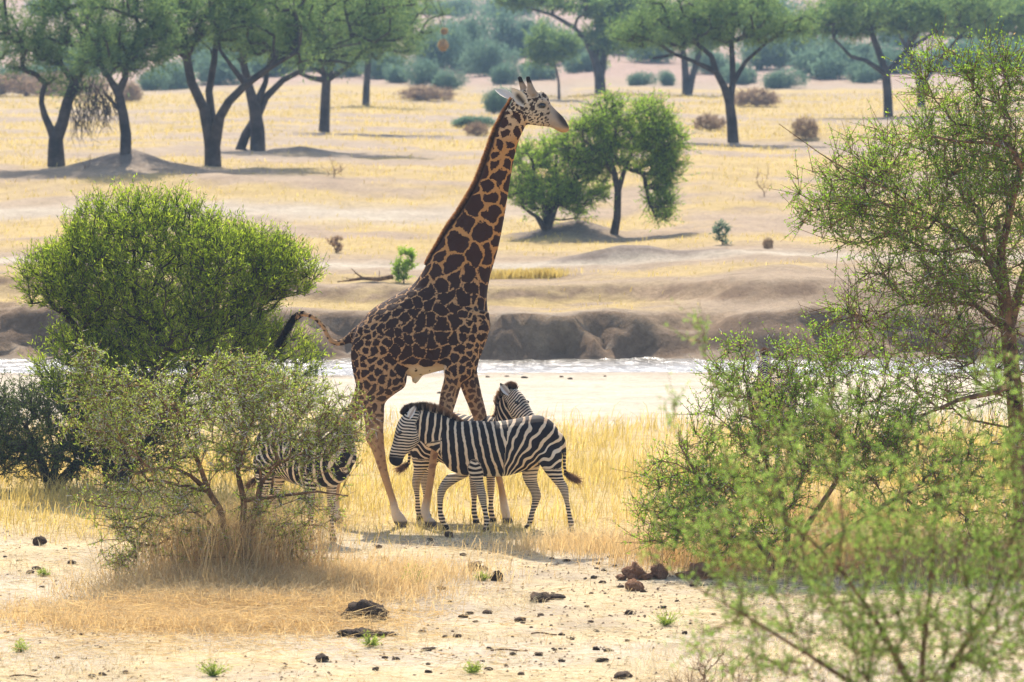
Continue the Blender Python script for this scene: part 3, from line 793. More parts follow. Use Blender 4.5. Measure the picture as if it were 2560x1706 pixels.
def zebra_mesh(name, legs, bend=(0, 0), voxel=.015, seed=1):
    """returns meshes (body, mane, tail brush) in local metres, facing -x; bend = neck pitch up, yaw (degrees)"""
    r = np.random.default_rng(seed)
    P = [FZ.part(z_torso, n=26), FZ.part(z_neck, n=22), FZ.part(z_head, n=20)] + [FZ.part(l, n=14, foot=1450) for l in legs]
    ty = .02
    tl = tube_part([FZ.p((q[0], q[1]), ty) for q in [(1795, 500), (1832, 560), (1846, 640), (1848, 740), (1850, 830), (1862, 890)]], [.035, .032, .026, .022, .02, .018])
    P.append(tl)
    V, Q, T = remesh(name, P, voxel, 3)
    pid, tt = classify(V, P)
    u = V[:, 0] / KZ + FZ.u0; v = FZ.v0 - V[:, 2] / KZ
    # stripe phase on the trunk: upright on the ribs, fanning back over the rump, level on the legs
    wob = 18 * (vnoise(u / 120, v / 120) - .5)
    lean = .27 * sm(600, 1150, u)
    pb = (u - lean * (v - 560) + wob) / 79
    th = np.degrees(np.arctan2(u - 1190, 1060 - v)) + 6 * (vnoise(u / 90 + 5, v / 90) - .5)
    pr = (1290 - .26 * 40) / 79 + (th - 12.3) / 7.4
    vth = 1060 - (u - 1190) / math.tan(math.radians(68))
    plow = (1290 - 10.4) / 79 + 55.7 / 7.4 + np.clip(v - vth, 0, None) / (46 - 16 * sm(850, 1100, v))
    pch = (v + .5 * np.abs(V[:, 1]) / KZ) / 62 + wob / 80
    pb = np.where((pid == 0) & (u < 655 - .25 * np.abs(V[:, 1]) / KZ), pch, pb)
    rump = (u > 1300 - (v - 350) * .10) & (th > 0)
    ph = np.where(rump, np.where((th < 68) & (v < 1040), pr, plow), pb)
    duty = np.where(rump, .67, .70)
    isf = np.isin(pid, (3, 4)); ish = np.isin(pid, (5, 6))
    lc = (905 + 1050) / 2
    pf = (v + .42 * np.abs(u - lc) * sm(900, 700, v)) / (43 - 9 * sm(900, 1200, v)) + wob / 60
    ph = np.where(isf & (v > 640), pf, ph); duty = np.where(isf & (v > 700), .55, duty)
    duty = np.where(ish & (v > 860), .54, duty)
    ph = np.where(ish & (v > 830), plow * 0 + 20 + v / (40 - 9 * sm(900, 1200, v)) + wob / 60, ph)
    # neck / head
    ax = norm(np.array([[430., 240.]]))[0]
    pn = (u + .10 * (v - 420) + wob) / 66
    ph = np.where(pid == 1, np.where(u > 640, pb, pn + 640 * (1 / 79 - 1 / 66)), ph)
    s_h = ((u - 300) * -.42 + (v - 380) * .91)
    s_p = (u - 300) * .91 + (v - 380) * .42
    phh = (s_h + .010 * (s_p) ** 2 * .35) / 31 + .3 * np.sin(s_p / 30)
    ph = np.where(pid == 2, phh, ph); duty = np.where(pid == 2, .52, duty)
    ph = np.where(pid == 7, v / 34, ph)
    dark = np.where(pid == 2, sm(685, 735, v - .15 * (u - 190)), 0.)
    dark = np.maximum(dark, np.where(pid == 2, sm(235, 190, u) * sm(640, 560, v) * sm(360, 420, v) * .45, 0))
    dark = np.maximum(dark, np.where(isf | ish, sm(1395, 1412, v), 0))
    white = np.tile(np.array([[.76, .57, .37]]), (len(V), 1))
    white = lerp(white, (.66, .50, .34), sm(560, 400, v) * (pid == 0) * .6)
    white = lerp(white, (.34, .20, .11), sm(395, 350, v) * (pid == 0) * sm(1000, 1100, u) * .8)
    white = lerp(white, (.78, .68, .54), sm(820, 900, v) * (pid == 0))
    white = lerp(white, (.74, .60, .44), (isf | ish) * 1. + (pid == 2))
    inn = (isf | ish) & (np.abs(V[:, 1]) < .125) & (v < 960)
    duty = np.where(inn & (v > 800), duty * .55, duty)
    duty = duty * (1 - .45 * (pid == 0) * sm(860, 915, v))
    # ears
    g = Geo()
    for s_, tp in ((-1, (398, 205)), (1, (350, 190))):
        ev, ef, inn_, ed, tpar = ear(FZ.p((318, 345), s_ * .055), FZ.p(tp, s_ * .105), .042, .012, (-.5, s_ * .9, .1), .5)
        cw = np.tile(np.array([[.74, .68, .6]]), (len(ev), 1)); cw = lerp(cw, (.45, .36, .30), inn_ * (np.abs(ed) < .5))
        dk = np.where(tpar > .8, .9, np.where(inn_ < .5, ((tpar > .35) & (tpar < .55)) * .9, 0.))
        g.add(ev, q=ef, white=cw, dark=dk)
    EV = np.concatenate(g.v); EQ = np.concatenate(g.q) + len(V)
    V2 = np.concatenate([V, EV])
    # mane along the crest
    gm = Geo()
    cr = catmull([FZ.p(q) for q in [(262, 300), (300, 268), (352, 262), (440, 252), (530, 262), (620, 283), (710, 322), (800, 360), (850, 372)]], 14)
    tg = norm(np.gradient(cr, axis=0)); nr = norm(np.cross(tg, np.array([[0, -1., 0]]))); nr = np.where(nr[:, 2:3] < 0, -nr, nr)
    n = 3600
    k = r.integers(0, len(cr), n)
    Pm = cr[k] - nr[k] * .015 + tg[k] * .02 * (r.random((n, 1)) - .5) + np.stack([np.zeros(n), r.normal(0, .013, n), np.zeros(n)], 1)
    dm = norm(nr[k] - tg[k] * .12 + r.normal(0, .14, (n, 3)))
    tk = k / len(cr)
    Lm = (.035 + .070 * np.sin(np.clip(tk * 1.05 + .04, 0, 1) * math.pi) ** .6) * (.75 + .4 * r.random(n))
    um = Pm[:, 0] / KZ + FZ.u0
    st = np.abs(((um / 66) % 1.) - .5) > .33
    cb = np.where(st[:, None] & (tk > .2)[:, None], np.array([[.50, .38, .26]]), np.array([[.02, .013, .011]]))
    ct = np.where((tk > .45)[:, None], np.array([[.46, .24, .10]]), np.array([[.16, .08, .04]])) * (.6 + .7 * r.random((n, 1)))
    hair(gm, Pm, dm, Lm, .009, cb, ct, r)
    # tail brush
    gt = Geo()
    n = 700
    pth = catmull([FZ.p(q, ty) for q in [(1855, 880), (1880, 905), (1920, 930), (1970, 950), (2020, 975)]], 10)
    k = r.integers(0, 20, n)
    Pt = pth[k] + r.normal(0, .010, (n, 3)); tgt = pth[np.minimum(k + 12 + r.integers(0, 16, n), len(pth) - 1)] + r.normal(0, .03, (n, 3))
    dv = tgt - Pt
    hair(gt, Pt, norm(dv), np.linalg.norm(dv, axis=1), .006, np.array([[.05, .03, .02]]), np.array([[.30, .17, .09]]), r)
    mv = np.concatenate(gm.v)
    eyes = [FZ.p((235, 478), s_ * .076) for s_ in (-1, 1)]
    if bend != (0, 0):
        a, yw_ = math.radians(bend[0]), math.radians(bend[1])
        piv = FZ.p((770, 610))
        def bendf(X):
            uu = X[:, 0] / KZ + FZ.u0; vv = FZ.v0 - X[:, 2] / KZ
            s_ = ((770 - uu) * .87 + (610 - vv) * .35)
            w = sm(-20, 330, s_) * (vv < 830)
            out_ = X.copy()
            for sgn in (1,):
                R = X - piv
                aw, yw2 = a * w, yw_ * w
                x1 = R[:, 0] * np.cos(aw) + R[:, 2] * np.sin(aw); z1 = -R[:, 0] * np.sin(aw) + R[:, 2] * np.cos(aw)
                x2 = x1 * np.cos(yw2) - R[:, 1] * np.sin(yw2); y2 = x1 * np.sin(yw2) + R[:, 1] * np.cos(yw2)
                out_ = np.stack([x2, y2, z1], 1) + piv
            lg = (vv > 700) & (uu > 640)
            out_[lg] = X[lg]
            return out_
        V2 = bendf(V2); mv = bendf(mv); eyes = list(bendf(np.array(eyes)))
        gm.v = [mv]; gm.n = len(mv)
    ne = len(EV)
    body_me = new_mesh(name + '_body', V2, np.concatenate([Q, EQ]), T, True, {
        'ph': np.concatenate([ph, np.zeros(ne)]), 'duty': np.concatenate([duty, np.full(ne, -1.)]), 'white': np.concatenate([white, np.concatenate(g.a['white'])]), 'dark': np.concatenate([dark, np.concatenate(g.a['dark'])])})
    return body_me, gm.mesh(name + '_mane'), gt.mesh(name + '_tail'), eyes
def place_zebra(meshes, loc, rotz, label, scale=1.):
    b, mn, tl, eyes = meshes
    e = empty('zebra', loc, label, 'zebra', 'zebras around the giraffe')
    e.rotation_euler = (0, 0, math.radians(rotz)); e.scale = (scale,) * 3
    obj('body', b, M_ZEB, e); obj('mane', mn, M_HAIR, e); obj('tail_brush', tl, M_HAIR, e)
    for p_ in eyes: obj('eye', eyeball(e, p_, .021), M_EYE, e)
    return e
zm = zebra_mesh('walking_zebra', [fore_near, fore_far, hind_near, hind_far], voxel=.0122)
zp = W((940 + 1150 / 3.919) / 1.088, 1330 / 1.088, 65.6)
place_zebra(zm, (zp[0], 65.6, Hs(zp[0], 65.6) - .008), 0, 'zebra walking left with lowered head, crossing in front of the giraffe\'s legs')
std = [st_fore(-.14, 0), st_fore(.14, 45), st_hind(-.14, 0), st_hind(.14, -60)]
z2 = zebra_mesh('standing_zebra', std, (33, -22), seed=2)
x2 = W((940 + 905 / 3.919) / 1.088, 1100, 66.8)[0]
place_zebra(z2, (x2, 66.8, Hs(x2, 66.8) - .01), 147, 'zebra facing right, mostly hidden behind the walking zebra, head above its back')
z3 = zebra_mesh('turned_zebra', std, (-4, 150), seed=3)
x3 = W(772 / 1.088, 1200, 64.35)[0]
place_zebra(z3, (x3, 64.35, Hs(x3, 64.35) - .01), 137, 'zebra standing behind the thorny grey-green bush, its rump and forelegs showing through the twigs')
z4 = zebra_mesh('alert_zebra', std, (30, 10), seed=4)
x4 = W(1925 / 1.088, 850, 73.9)[0]
place_zebra(z4, (x4, 73.9, Hs(x4, 73.9) - .01), 78, 'zebra with raised ears peering out behind the thorn bush by the sandy riverbed')

# ------------------------------------------------------------------ trees and bushes
def grow(stems, targets, r, r_tip=.006, expo=.45, seg=.25, plw=.25, arch=.10, jit=.05, amin=-9.):
    """branch skeleton: stems = list of polylines (N,3) sharing a base; every target gets joined to the nearest branch"""
    cap = sum(len(s) for s in stems) + len(targets) * 14 + 10
    P = np.zeros((cap, 3)); par = np.full(cap, -1); pl = np.zeros(cap); n = 0; fixed_r = np.zeros(cap)
    for s in stems:
        s = np.asarray(s, float); prev = -1
        for i, q in enumerate(s):
            if i == 0 and n > 0:
                dd = np.linalg.norm(P[:n] - q[:3], axis=1); j = dd.argmin()
                if dd[j] < 1e-4: prev = j; continue
                prev = j if dd[j] < .12 else -1
            P[n] = q[:3]; par[n] = prev; pl[n] = 0 if prev < 0 else pl[prev] + np.linalg.norm(P[n] - P[prev])
            if len(q) > 3: fixed_r[n] = q[3]
            prev = n; n += 1
    n_st = n
    T = np.asarray(targets, float)
    T = T[np.argsort(np.min(np.linalg.norm(T[:, None] - P[None, :n], axis=2), axis=1))]
    tips = []
    for t in T:
        dv = t - P[:n]
        d = np.linalg.norm(dv, axis=1)
        cost = d + plw * pl[:n] + .5 * np.clip(-dv[:, 2], 0, None)
        cost[0] += .5
        if amin > -5: cost[:n_st] += 6. * (P[:n_st, 2] < amin)
        j = cost.argmin(); L = d[j]
        m_ = int(np.clip(math.ceil(L / seg), 1, 12))
        d0 = dv[j] / max(L, 1e-6)
        if par[j] >= 0:
            pd = P[j] - P[par[j]]; pd = pd / max(np.linalg.norm(pd), 1e-6)
        else: pd = np.array([0, 0, 1.])
        c1 = P[j] + (pd * .5 + d0 * .5) * L * .4 + np.array([0, 0, arch * L])
        prev = j
        for k in range(1, m_ + 1):
            s_ = k / m_
            q = (1 - s_) ** 2 * P[j] + 2 * s_ * (1 - s_) * c1 + s_ * s_ * t
            if k < m_: q = q + r.normal(0, jit * L / m_, 3)
            P[n] = q; par[n] = prev; pl[n] = pl[prev] + np.linalg.norm(q - P[prev]); prev = n; n += 1
        tips.append(prev)
    P = P[:n]; par = par[:n]
    cnt = np.zeros(n); cnt[tips] = 1
    for i in range(n - 1, -1, -1):
        if par[i] >= 0: cnt[par[i]] += cnt[i]
    rad = r_tip * np.maximum(cnt, 1) ** expo
    fr = fixed_r[:n]; rad = np.where(fr > 0, fr, rad)
    # a child is never thicker than its parent
    for i in range(n):
        if par[i] >= 0: rad[i] = min(rad[i], rad[par[i]])
    return P, par, rad, np.array(tips)
def wood(P, par, rad, n=6):
    g = Geo()
    c = np.where(par >= 0)[0]
    big = rad[c] > .02
    for msk, k in ((big, n + 1), (~big, 3)):
        cc = c[msk]
        if len(cc):
            ov = norm(P[cc] - P[par[cc]]) * np.minimum(rad[cc], .05)[:, None] * .5
            tubes(g, P[par[cc]] - ov * .4, P[cc] + ov * .4, rad[par[cc]] * .5 + rad[cc] * .5 if False else np.minimum(rad[par[cc]], rad[cc] * 1.6), rad[cc], k)
    return g
def ellip(c, rad, n, r, shell=.55, top=None):
    """points in an ellipsoid, denser towards the surface; top keeps those above a relative height"""
    d = rdir(int(n * 3), r); rr = (shell ** 3 + (1 - shell ** 3) * r.random(len(d))) ** (1 / 3)
    q = d * rr[:, None]
    if top is not None: q = q[q[:, 2] > top]
    return np.asarray(c) + q[:n] * np.asarray(rad)
def sprays(P, par, tips, r, per=4, tl=(.12, .28), nl=12, ll=.035, lw=.011, up=.35, spread=.8, leaf_ang=.8, back=2, g_w=None, g_l=None, tw_r=.0022, thorns=None, dead=0., sidew=None, tint_lo=0.):
    """fine twigs at the branch ends with leaves along them"""
    starts, dirs = [], []
    for t in tips:
        i = t
        for b in range(back + 1):
            if i < 0: break
            starts.append(i); i = par[i]
    starts = np.repeat(np.array(starts), per)
    d0 = np.where((par[starts] >= 0)[:, None], norm(P[starts] - P[np.maximum(par[starts], 0)]), np.array([[0, 0, 1.]]))
    n = len(starts)
    d = norm(d0 * .6 + rdir(n, r) * spread + np.array([[0, 0, up]]))
    L = r.uniform(tl[0], tl[1], n)
    A = P[starts] - d * .01
    bendv = rdir(n, r) * .25
    M = A + d * (L * .5)[:, None]; d2 = norm(d + bendv + np.array([[0, 0, .15 * up]])); B = M + d2 * (L * .5)[:, None]
    if g_w is not None:
        tubes(g_w, A, B, np.full(n, tw_r * 1.5), np.full(n, tw_r * .5), 3)
    k = r.random((n, nl))
    pos = (A[:, None] + (B - A)[:, None] * k[..., None]).reshape(-1, 3)
    dd = np.repeat(d2, nl, 0)
    ld = norm(dd * (1 - leaf_ang * .5) + rdir(len(dd), r) * leaf_ang)
    base_t = np.repeat(np.clip(r.normal(.45, .22, n), 0, .84), nl)
    tint = np.clip(base_t + r.normal(0, .12, len(base_t)) + tint_lo, 0, .84)
    if dead: tint = np.where(r.random(len(tint)) < dead, 1., tint)
    blades(g_l, pos, ld, ll * r.uniform(.6, 1.35, len(pos)), lw, tint, r=r)
    if thorns is not None:
        kk = r.integers(0, n, thorns[1]); s_ = r.random(thorns[1])[:, None]
        tp = A[kk] + (B - A)[kk] * s_; td = norm(rdir(thorns[1], r) + d[kk] * .3)
        tubes(thorns[0], tp, tp + td * r.uniform(.035, .085, thorns[1])[:, None], np.full(thorns[1], .0038), np.full(thorns[1], .0008), 3)
    return A, B
def local(V, o): return np.asarray(V, float) - np.asarray(o, float)
def finish(name, o, label, cat, gw, gl, mw, ml, gth=None, group=None, gl2=None):
    e = empty(name, o, label, cat, group)
    obj('trunk', gw.mesh(name + '_wood', True), mw, e)
    if gl is not None: obj('crown', gl.mesh(name + '_crown'), ml, e)
    if gl2 is not None: obj('dry_leaves', gl2[0].mesh(name + '_dry'), gl2[1], e)
    if gth is not None: obj('thorns', gth.mesh(name + '_thorns'), M_THORN, e)
    return e
def pxl(pts, D, o):
    """display-pixel polyline at depth D (+dy offset in 3rd value) -> local points"""
    return np.array([[*(W(p[0], p[1], D + (p[2] if len(p) > 2 else 0.)) - o), p[3] if len(p) > 3 else 0.] for p in pts])
def pxe(D, o, cx, cy, rx, ry, n, r, dz=0., depth=.8, shell=.55, top=None):
    """points in an ellipsoid given in display pixels at depth D"""
    c_ = W(cx, cy, D + dz) - o; s_ = 1.088 / FPX * D
    return ellip(c_, (rx * s_, rx * s_ * depth, ry * s_), n, r, shell, top)

# --- big bright bush beside the river sand
r = np.random.default_rng(21)
o = G(262, 1128); D = o[1]
st = [pxl([(262, 1135), (270, 1040), (290, 950), (330, 850)], D, o), pxl([(262, 1135), (240, 1020), (210, 930), (190, 830)], D, o), pxl([(262, 1135), (320, 1030), (400, 930), (460, 830)], D, o), pxl([(262, 1135), (300, 1000, -.3), (340, 900, -.5), (380, 800, -.7)], D, o)]
T = np.concatenate([pxe(D, o, 385, 640, 300, 150, 760, r, shell=.7, top=-.75), pxe(D, o, 330, 545, 190, 95, 330, r, shell=.7), pxe(D, o, 560, 625, 165, 75, 240, r, shell=.5), pxe(D, o, 180, 650, 140, 95, 240, r, shell=.5),
                    pxe(D, o, 390, 770, 290, 110, 560, r, shell=.3), pxe(D, o, 640, 640, 110, 60, 90, r, shell=.3), pxe(D, o, 330, 900, 220, 90, 220, r, shell=.3), pxe(D, o, 200, 850, 120, 80, 150, r, shell=.5), pxe(D, o, 640, 860, 110, 110, 120, r, shell=.4)])
P, par, rad, tips = grow(st, T, r, .0042, .42, .22)
gw = wood(P, par, rad); gl = Geo()
sprays(P, par, tips, r, per=3, tl=(.14, .36), nl=7, ll=.060, lw=.0125, up=.55, spread=.6, leaf_ang=.62, back=1, g_w=gw, g_l=gl)
finish('acacia_bush', o, 'large rounded bright green bush at the edge of the riverbed sand', 'bush', gw, gl, M_BARK, M_LEAF)
# --- low dark bush at its foot
r = np.random.default_rng(22)
o = G(120, 1125); D = o[1]
st = [pxl([(120, 1130), (130, 1060), (160, 980)], D, o), pxl([(120, 1130), (90, 1050), (60, 980)], D, o), pxl([(120, 1130), (180, 1060), (260, 980)], D, o)]
T = np.concatenate([pxe(D, o, 110, 990, 190, 120, 560, r, shell=.3), pxe(D, o, 310, 985, 150, 120, 380, r, shell=.3), pxe(D, o, -60, 1000, 130, 110, 120, r)])
P, par, rad, tips = grow(st, T, r, .004, .42, .2)
gw = wood(P, par, rad); gl = Geo()
sprays(P, par, tips, r, per=3, tl=(.12, .30), nl=6, ll=.05, lw=.014, up=.3, spread=.7, leaf_ang=.7, back=1, g_w=gw, g_l=gl)
finish('acacia_bush', o, 'low dull green bush growing at the foot of the large rounded bush', 'bush', gw, gl, M_BARK, M_LEAFD)

# --- thorny grey-green bush in front of the hidden zebra
r = np.random.default_rng(23)
o = G(535, 1345); D = o[1]
B0 = (535, 1350)
st = [pxl([(*B0, 0, .045), (528, 1250, 0, .042), (505, 1170, 0, .036), (480, 1130, 0, .032), (455, 1060, 0, .024), (430, 1000, 0, .018), (405, 940, 0, .012)], D, o),
      pxl([(*B0, 0, .045), (560, 1250, .1, .04), (560, 1150, .1, .034), (545, 1080, .1, .026), (555, 1010, .1, .02), (560, 920, .1, .012)], D, o),
      pxl([(*B0, 0, .045), (580, 1200, -.1, .034), (600, 1110, -.1, .028), (640, 1065, -.1, .02), (700, 1040, -.1, .014)], D, o),
      pxl([(480, 1130, 0), (440, 1095, -.2, .022), (400, 1075, -.3, .018), (350, 1078, -.4, .014), (310, 1090, -.5, .01)], D, o),
      pxl([(560, 1150, .1), (640, 1140, -.3, .02), (730, 1130, -.5, .014), (800, 1140, -.6, .008)], D, o)]
T = np.concatenate([pxe(D, o, 470, 960, 300, 140, 560, r, shell=.3, depth=.8), pxe(D, o, 640, 985, 190, 120, 330, r, shell=.3), pxe(D, o, 250, 950, 110, 120, 170, r, shell=.3), pxe(D, o, 560, 870, 100, 75, 110, r), pxe(D, o, 205, 850, 45, 60, 40, r), pxe(D, o, 780, 980, 70, 110, 90, r, shell=.3),
                    pxe(D, o, 330, 1150, 170, 90, 130, r, shell=.3), pxe(D, o, 660, 1160, 130, 90, 110, r, shell=.3), pxe(D, o, 290, 1250, 70, 70, 60, r, shell=.3), pxe(D, o, 700, 1240, 60, 70, 40, r, shell=.3), pxe(D, o, 430, 1230, 190, 70, 110, r, shell=.2), pxe(D, o, 620, 1240, 150, 70, 80, r, shell=.2), pxe(D, o, 760, 1060, 90, 60, 60, r, shell=.2)])
tx = ((T[:, 0] + o[0]) * FPX / (T[:, 1] + o[1]) + 1280) / 1.088; ty_ = (HORIZON + (CAMZ - o[2] - T[:, 2]) * FPX / (T[:, 1] + o[1])) / 1.088
win = ((tx > 575) & (tx < 680) & (ty_ > 1020) & (ty_ < 1150)) | ((tx > 700) & (tx < 850) & (ty_ > 1040) & (ty_ < 1280))
T = T[r.random(len(T)) < np.where(win, .12, .6)]
P, par, rad, tips = grow(st, T, r, .0034, .38, .18, jit=.10)
gw = wood(P, par, rad); gl = Geo(); gth = Geo()
sprays(P, par, tips, r, per=3, tl=(.10, .26), nl=8, ll=.031, lw=.012, up=.15, spread=1.0, leaf_ang=1.0, back=1, g_w=gw, g_l=gl, tw_r=.0026, thorns=(gth, 6500), dead=.07)
finish('thorn_bush', o, 'wide thorny grey-green bush with dry grass tangled round its stems', 'bush', gw, gl, M_BARKB, M_LEAFT, gth)

# --- open acacia at the right edge
r = np.random.default_rng(24)
o = G(2365, 1262); D = o[1]
st = [pxl([(2352, 1270, 0, .12), (2348, 1120, 0, .11), (2338, 1000, 0, .10), (2328, 880, 0, .092), (2316, 760, 0, .085), (2305, 660, 0, .075), (2300, 580, 0, .045), (2290, 500, 0, .03)], D, o),
      pxl([(2305, 660, 0), (2265, 590, -.1, .036), (2210, 540, -.2, .026), (2150, 505, -.3, .02), (2080, 480, -.3, .014), (2000, 460, -.3, .01), (1900, 470, -.3, .007)], D, o),
      pxl([(2316, 760, 0), (2350, 640, .2, .045), (2400, 520, .3, .035), (2440, 400, .3, .024), (2470, 300, .3, .015)], D, o),
      pxl([(2300, 580, 0), (2345, 380, -.4, .034), (2330, 350, -.4, .03), (2290, 330, -.5, .024), (2200, 325, -.5, .018), (2120, 310, -.6, .012)], D, o),
      pxl([(2328, 880, 0), (2290, 900, -.5, .035), (2200, 920, -.8, .026), (2130, 950, -1., .02), (2060, 990, -1.1, .012)], D, o),
      pxl([(2150, 505, -.3), (2050, 440, -.5, .012), (1960, 400, -.6, .009), (1880, 350, -.6, .006), (1790, 285, -.6, .004)], D, o),
      pxl([(2316, 760, 0), (2240, 700, .3, .03), (2160, 690, .4, .02), (2080, 700, .4, .014), (1990, 740, .4, .009)], D, o)]
T = np.concatenate([pxe(D, o, 2140, 430, 250, 170, 460, r, shell=.2), pxe(D, o, 2290, 300, 170, 170, 300, r, shell=.2), pxe(D, o, 1960, 470, 130, 110, 120, r, shell=.2), pxe(D, o, 2200, 600, 220, 120, 240, r, shell=.2), pxe(D, o, 2100, 740, 240, 130, 290, r, shell=.2),
                    pxe(D, o, 2480, 420, 160, 260, 200, r, shell=.2), pxe(D, o, 2160, 160, 80, 70, 36, r, shell=.2), pxe(D, o, 2300, 180, 80, 90, 60, r, shell=.2), pxe(D, o, 2230, 880, 150, 90, 110, r, shell=.2), pxe(D, o, 1850, 440, 50, 70, 14, r), pxe(D, o, 2420, 800, 130, 200, 100, r, shell=.2)])
T = T[r.random(len(T)) < np.where(T[:, 2] > 3.0, .6, .40)]
P, par, rad, tips = grow(st, T, r, .0036, .42, .2, jit=.14, arch=.03)
gw = wood(P, par, rad); gl = Geo(); gth = Geo()
sprays(P, par, tips, r, per=3, tl=(.16, .46), nl=11, ll=.038, lw=.014, up=.25, spread=.9, leaf_ang=.9, back=1, g_w=gw, g_l=gl, tw_r=.003, thorns=(gth, 3000), dead=.03)
bt = tips[(P[tips, 2] < 3.4) & (r.random(len(tips)) < .35)]
sprays(P, par, bt, r, per=2, tl=(.25, .6), nl=1, ll=.02, lw=.008, up=-.05, spread=1.1, back=2, g_w=gw, g_l=gl, tw_r=.0042)
finish('acacia_tree', o, 'open thorny acacia with tangled dark twigs and sparse green leaves, brown trunk', 'tree', gw, gl, M_BARKB, M_LEAFA, gth)

# --- thorn bush in front of the peering zebra
r = np.random.default_rng(25)
o = G(1800, 1318); D = o[1]
B0 = (1800, 1325)
st = [pxl([(*B0, 0, .04), (1810, 1220, 0, .036), (1790, 1120, 0, .03), (1750, 1040, 0, .022), (1725, 960, 0, .014), (1715, 880, 0, .008)], D, o),
      pxl([(*B0, 0, .04), (1860, 1200, .2, .034), (1920, 1110, .2, .026), (1960, 1020, .2, .018), (1980, 930, .2, .01)], D, o),
      pxl([(*B0, 0, .04), (1730, 1230, -.2, .03), (1660, 1160, -.3, .022), (1600, 1090, -.3, .014), (1560, 1020, -.3, .008)], D, o),
      pxl([(*B0, 0, .04), (1900, 1250, -.3, .03), (2020, 1170, -.4, .024), (2120, 1110, -.4, .016)], D, o)]
T = np.concatenate([pxe(D, o, 1760, 1010, 190, 160, 300, r, shell=.2), pxe(D, o, 1960, 960, 190, 170, 330, r, shell=.2), pxe(D, o, 1590, 1120, 120, 110, 150, r, shell=.2), pxe(D, o, 1700, 1190, 190, 100, 190, r, shell=.2), pxe(D, o, 2080, 1090, 170, 150, 200, r, shell=.2),
                    pxe(D, o, 1690, 860, 60, 80, 50, r), pxe(D, o, 1850, 840, 80, 60, 60, r), pxe(D, o, 1520, 1210, 70, 60, 40, r), pxe(D, o, 2280, 1120, 150, 150, 120, r, shell=.2)])
T = T[r.random(len(T)) < .62]
P, par, rad, tips = grow(st, T, r, .0034, .38, .18, jit=.12)
gw = wood(P, par, rad); gl = Geo(); gth = Geo()
sprays(P, par, tips, r, per=3, tl=(.14, .38), nl=10, ll=.036, lw=.014, up=.3, spread=.9, leaf_ang=.95, back=1, g_w=gw, g_l=gl, tw_r=.0028, thorns=(gth, 2600), dead=.07)
finish('thorn_bush', o, 'sprawling green thorn bush below the open acacia, reddish dung at its foot', 'bush', gw, gl, M_BARKB, M_LEAFA, gth)

# --- out-of-focus bush on the rise in front
r = np.random.default_rng(26)
ox, oy = W(2080, 1568, 31.0)[0], 31.0
o = np.array([ox, oy, Hs(ox, oy) - .05]); D = 31.0
s27 = 1.088 / FPX * D
B0 = (2110, 853 / 1.088 + (CAMZ - o[2]) / s27 - 760)
bz = W(2110, 1568, D)[2]
st = [np.array([[*(np.array([W(2110, 1568, D)[0], D, o[2]]) - o), .028], *[[*(W(a, b, D + c_) - o), w_] for a, b, c_, w_ in [(2090, 1568, 0, .022), (2010, 1420, 0, .016), (1930, 1310, -.1, .012), (1850, 1230, -.2, .008), (1780, 1180, -.2, .005)]]]),
      np.array([[*(np.array([W(2110, 1568, D)[0], D, o[2]]) - o), .028], *[[*(W(a, b, D + c_) - o), w_] for a, b, c_, w_ in [(2180, 1540, .1, .02), (2270, 1400, .1, .014), (2320, 1260, .2, .009), (2340, 1120, .2, .005)]]]),
      np.array([[*(np.array([W(2110, 1568, D)[0], D, o[2]]) - o), .028], *[[*(W(a, b, D + c_) - o), w_] for a, b, c_, w_ in [(2000, 1600, -.2, .018), (1850, 1500, -.3, .012), (1720, 1420, -.3, .008), (1600, 1350, -.3, .004)]]]),
      np.array([[*(np.array([W(2110, 1568, D)[0], D, o[2]]) - o), .028], *[[*(W(a, b, D + c_) - o), w_] for a, b, c_, w_ in [(2120, 1500, .2, .018), (2140, 1330, .3, .012), (2150, 1180, .3, .008), (2170, 1040, .3, .004)]]])]
T = np.concatenate([pxe(D, o, 1850, 1180, 330, 170, 95, r, shell=.1), pxe(D, o, 2200, 1150, 240, 190, 95, r, shell=.1), pxe(D, o, 2000, 1350, 380, 170, 150, r, shell=.1), pxe(D, o, 1680, 1250, 210, 150, 50, r, shell=.1), pxe(D, o, 2200, 1500, 280, 150, 190, r, shell=.1), pxe(D, o, 1850, 1480, 280, 130, 110, r, shell=.1),
                    pxe(D, o, 2380, 1250, 180, 280, 80, r, shell=.1), pxe(D, o, 1640, 1000, 130, 110, 10, r), pxe(D, o, 2200, 1720, 300, 120, 70, r, shell=.1), pxe(D, o, 2300, 930, 90, 130, 22, r), pxe(D, o, 1612, 760, 8, 70, 3, r), pxe(D, o, 1860, 980, 160, 70, 18, r)])
T = T[r.random(len(T)) < .8]
P, par, rad, tips = grow(st, T, r, .0018, .40, .10, jit=.12)
gw = wood(P, par, rad); gl = Geo()
sprays(P, par, tips, r, per=2, tl=(.09, .28), nl=11, ll=.027, lw=.010, up=.3, spread=.8, leaf_ang=.9, back=1, g_w=gw, g_l=gl, tw_r=.0015, dead=.05)
finish('thorn_bush', o, 'loose leafy bush blurred in the foreground, pale green over thin dark stems', 'bush', gw, gl, M_BARKB, M_LEAFX)

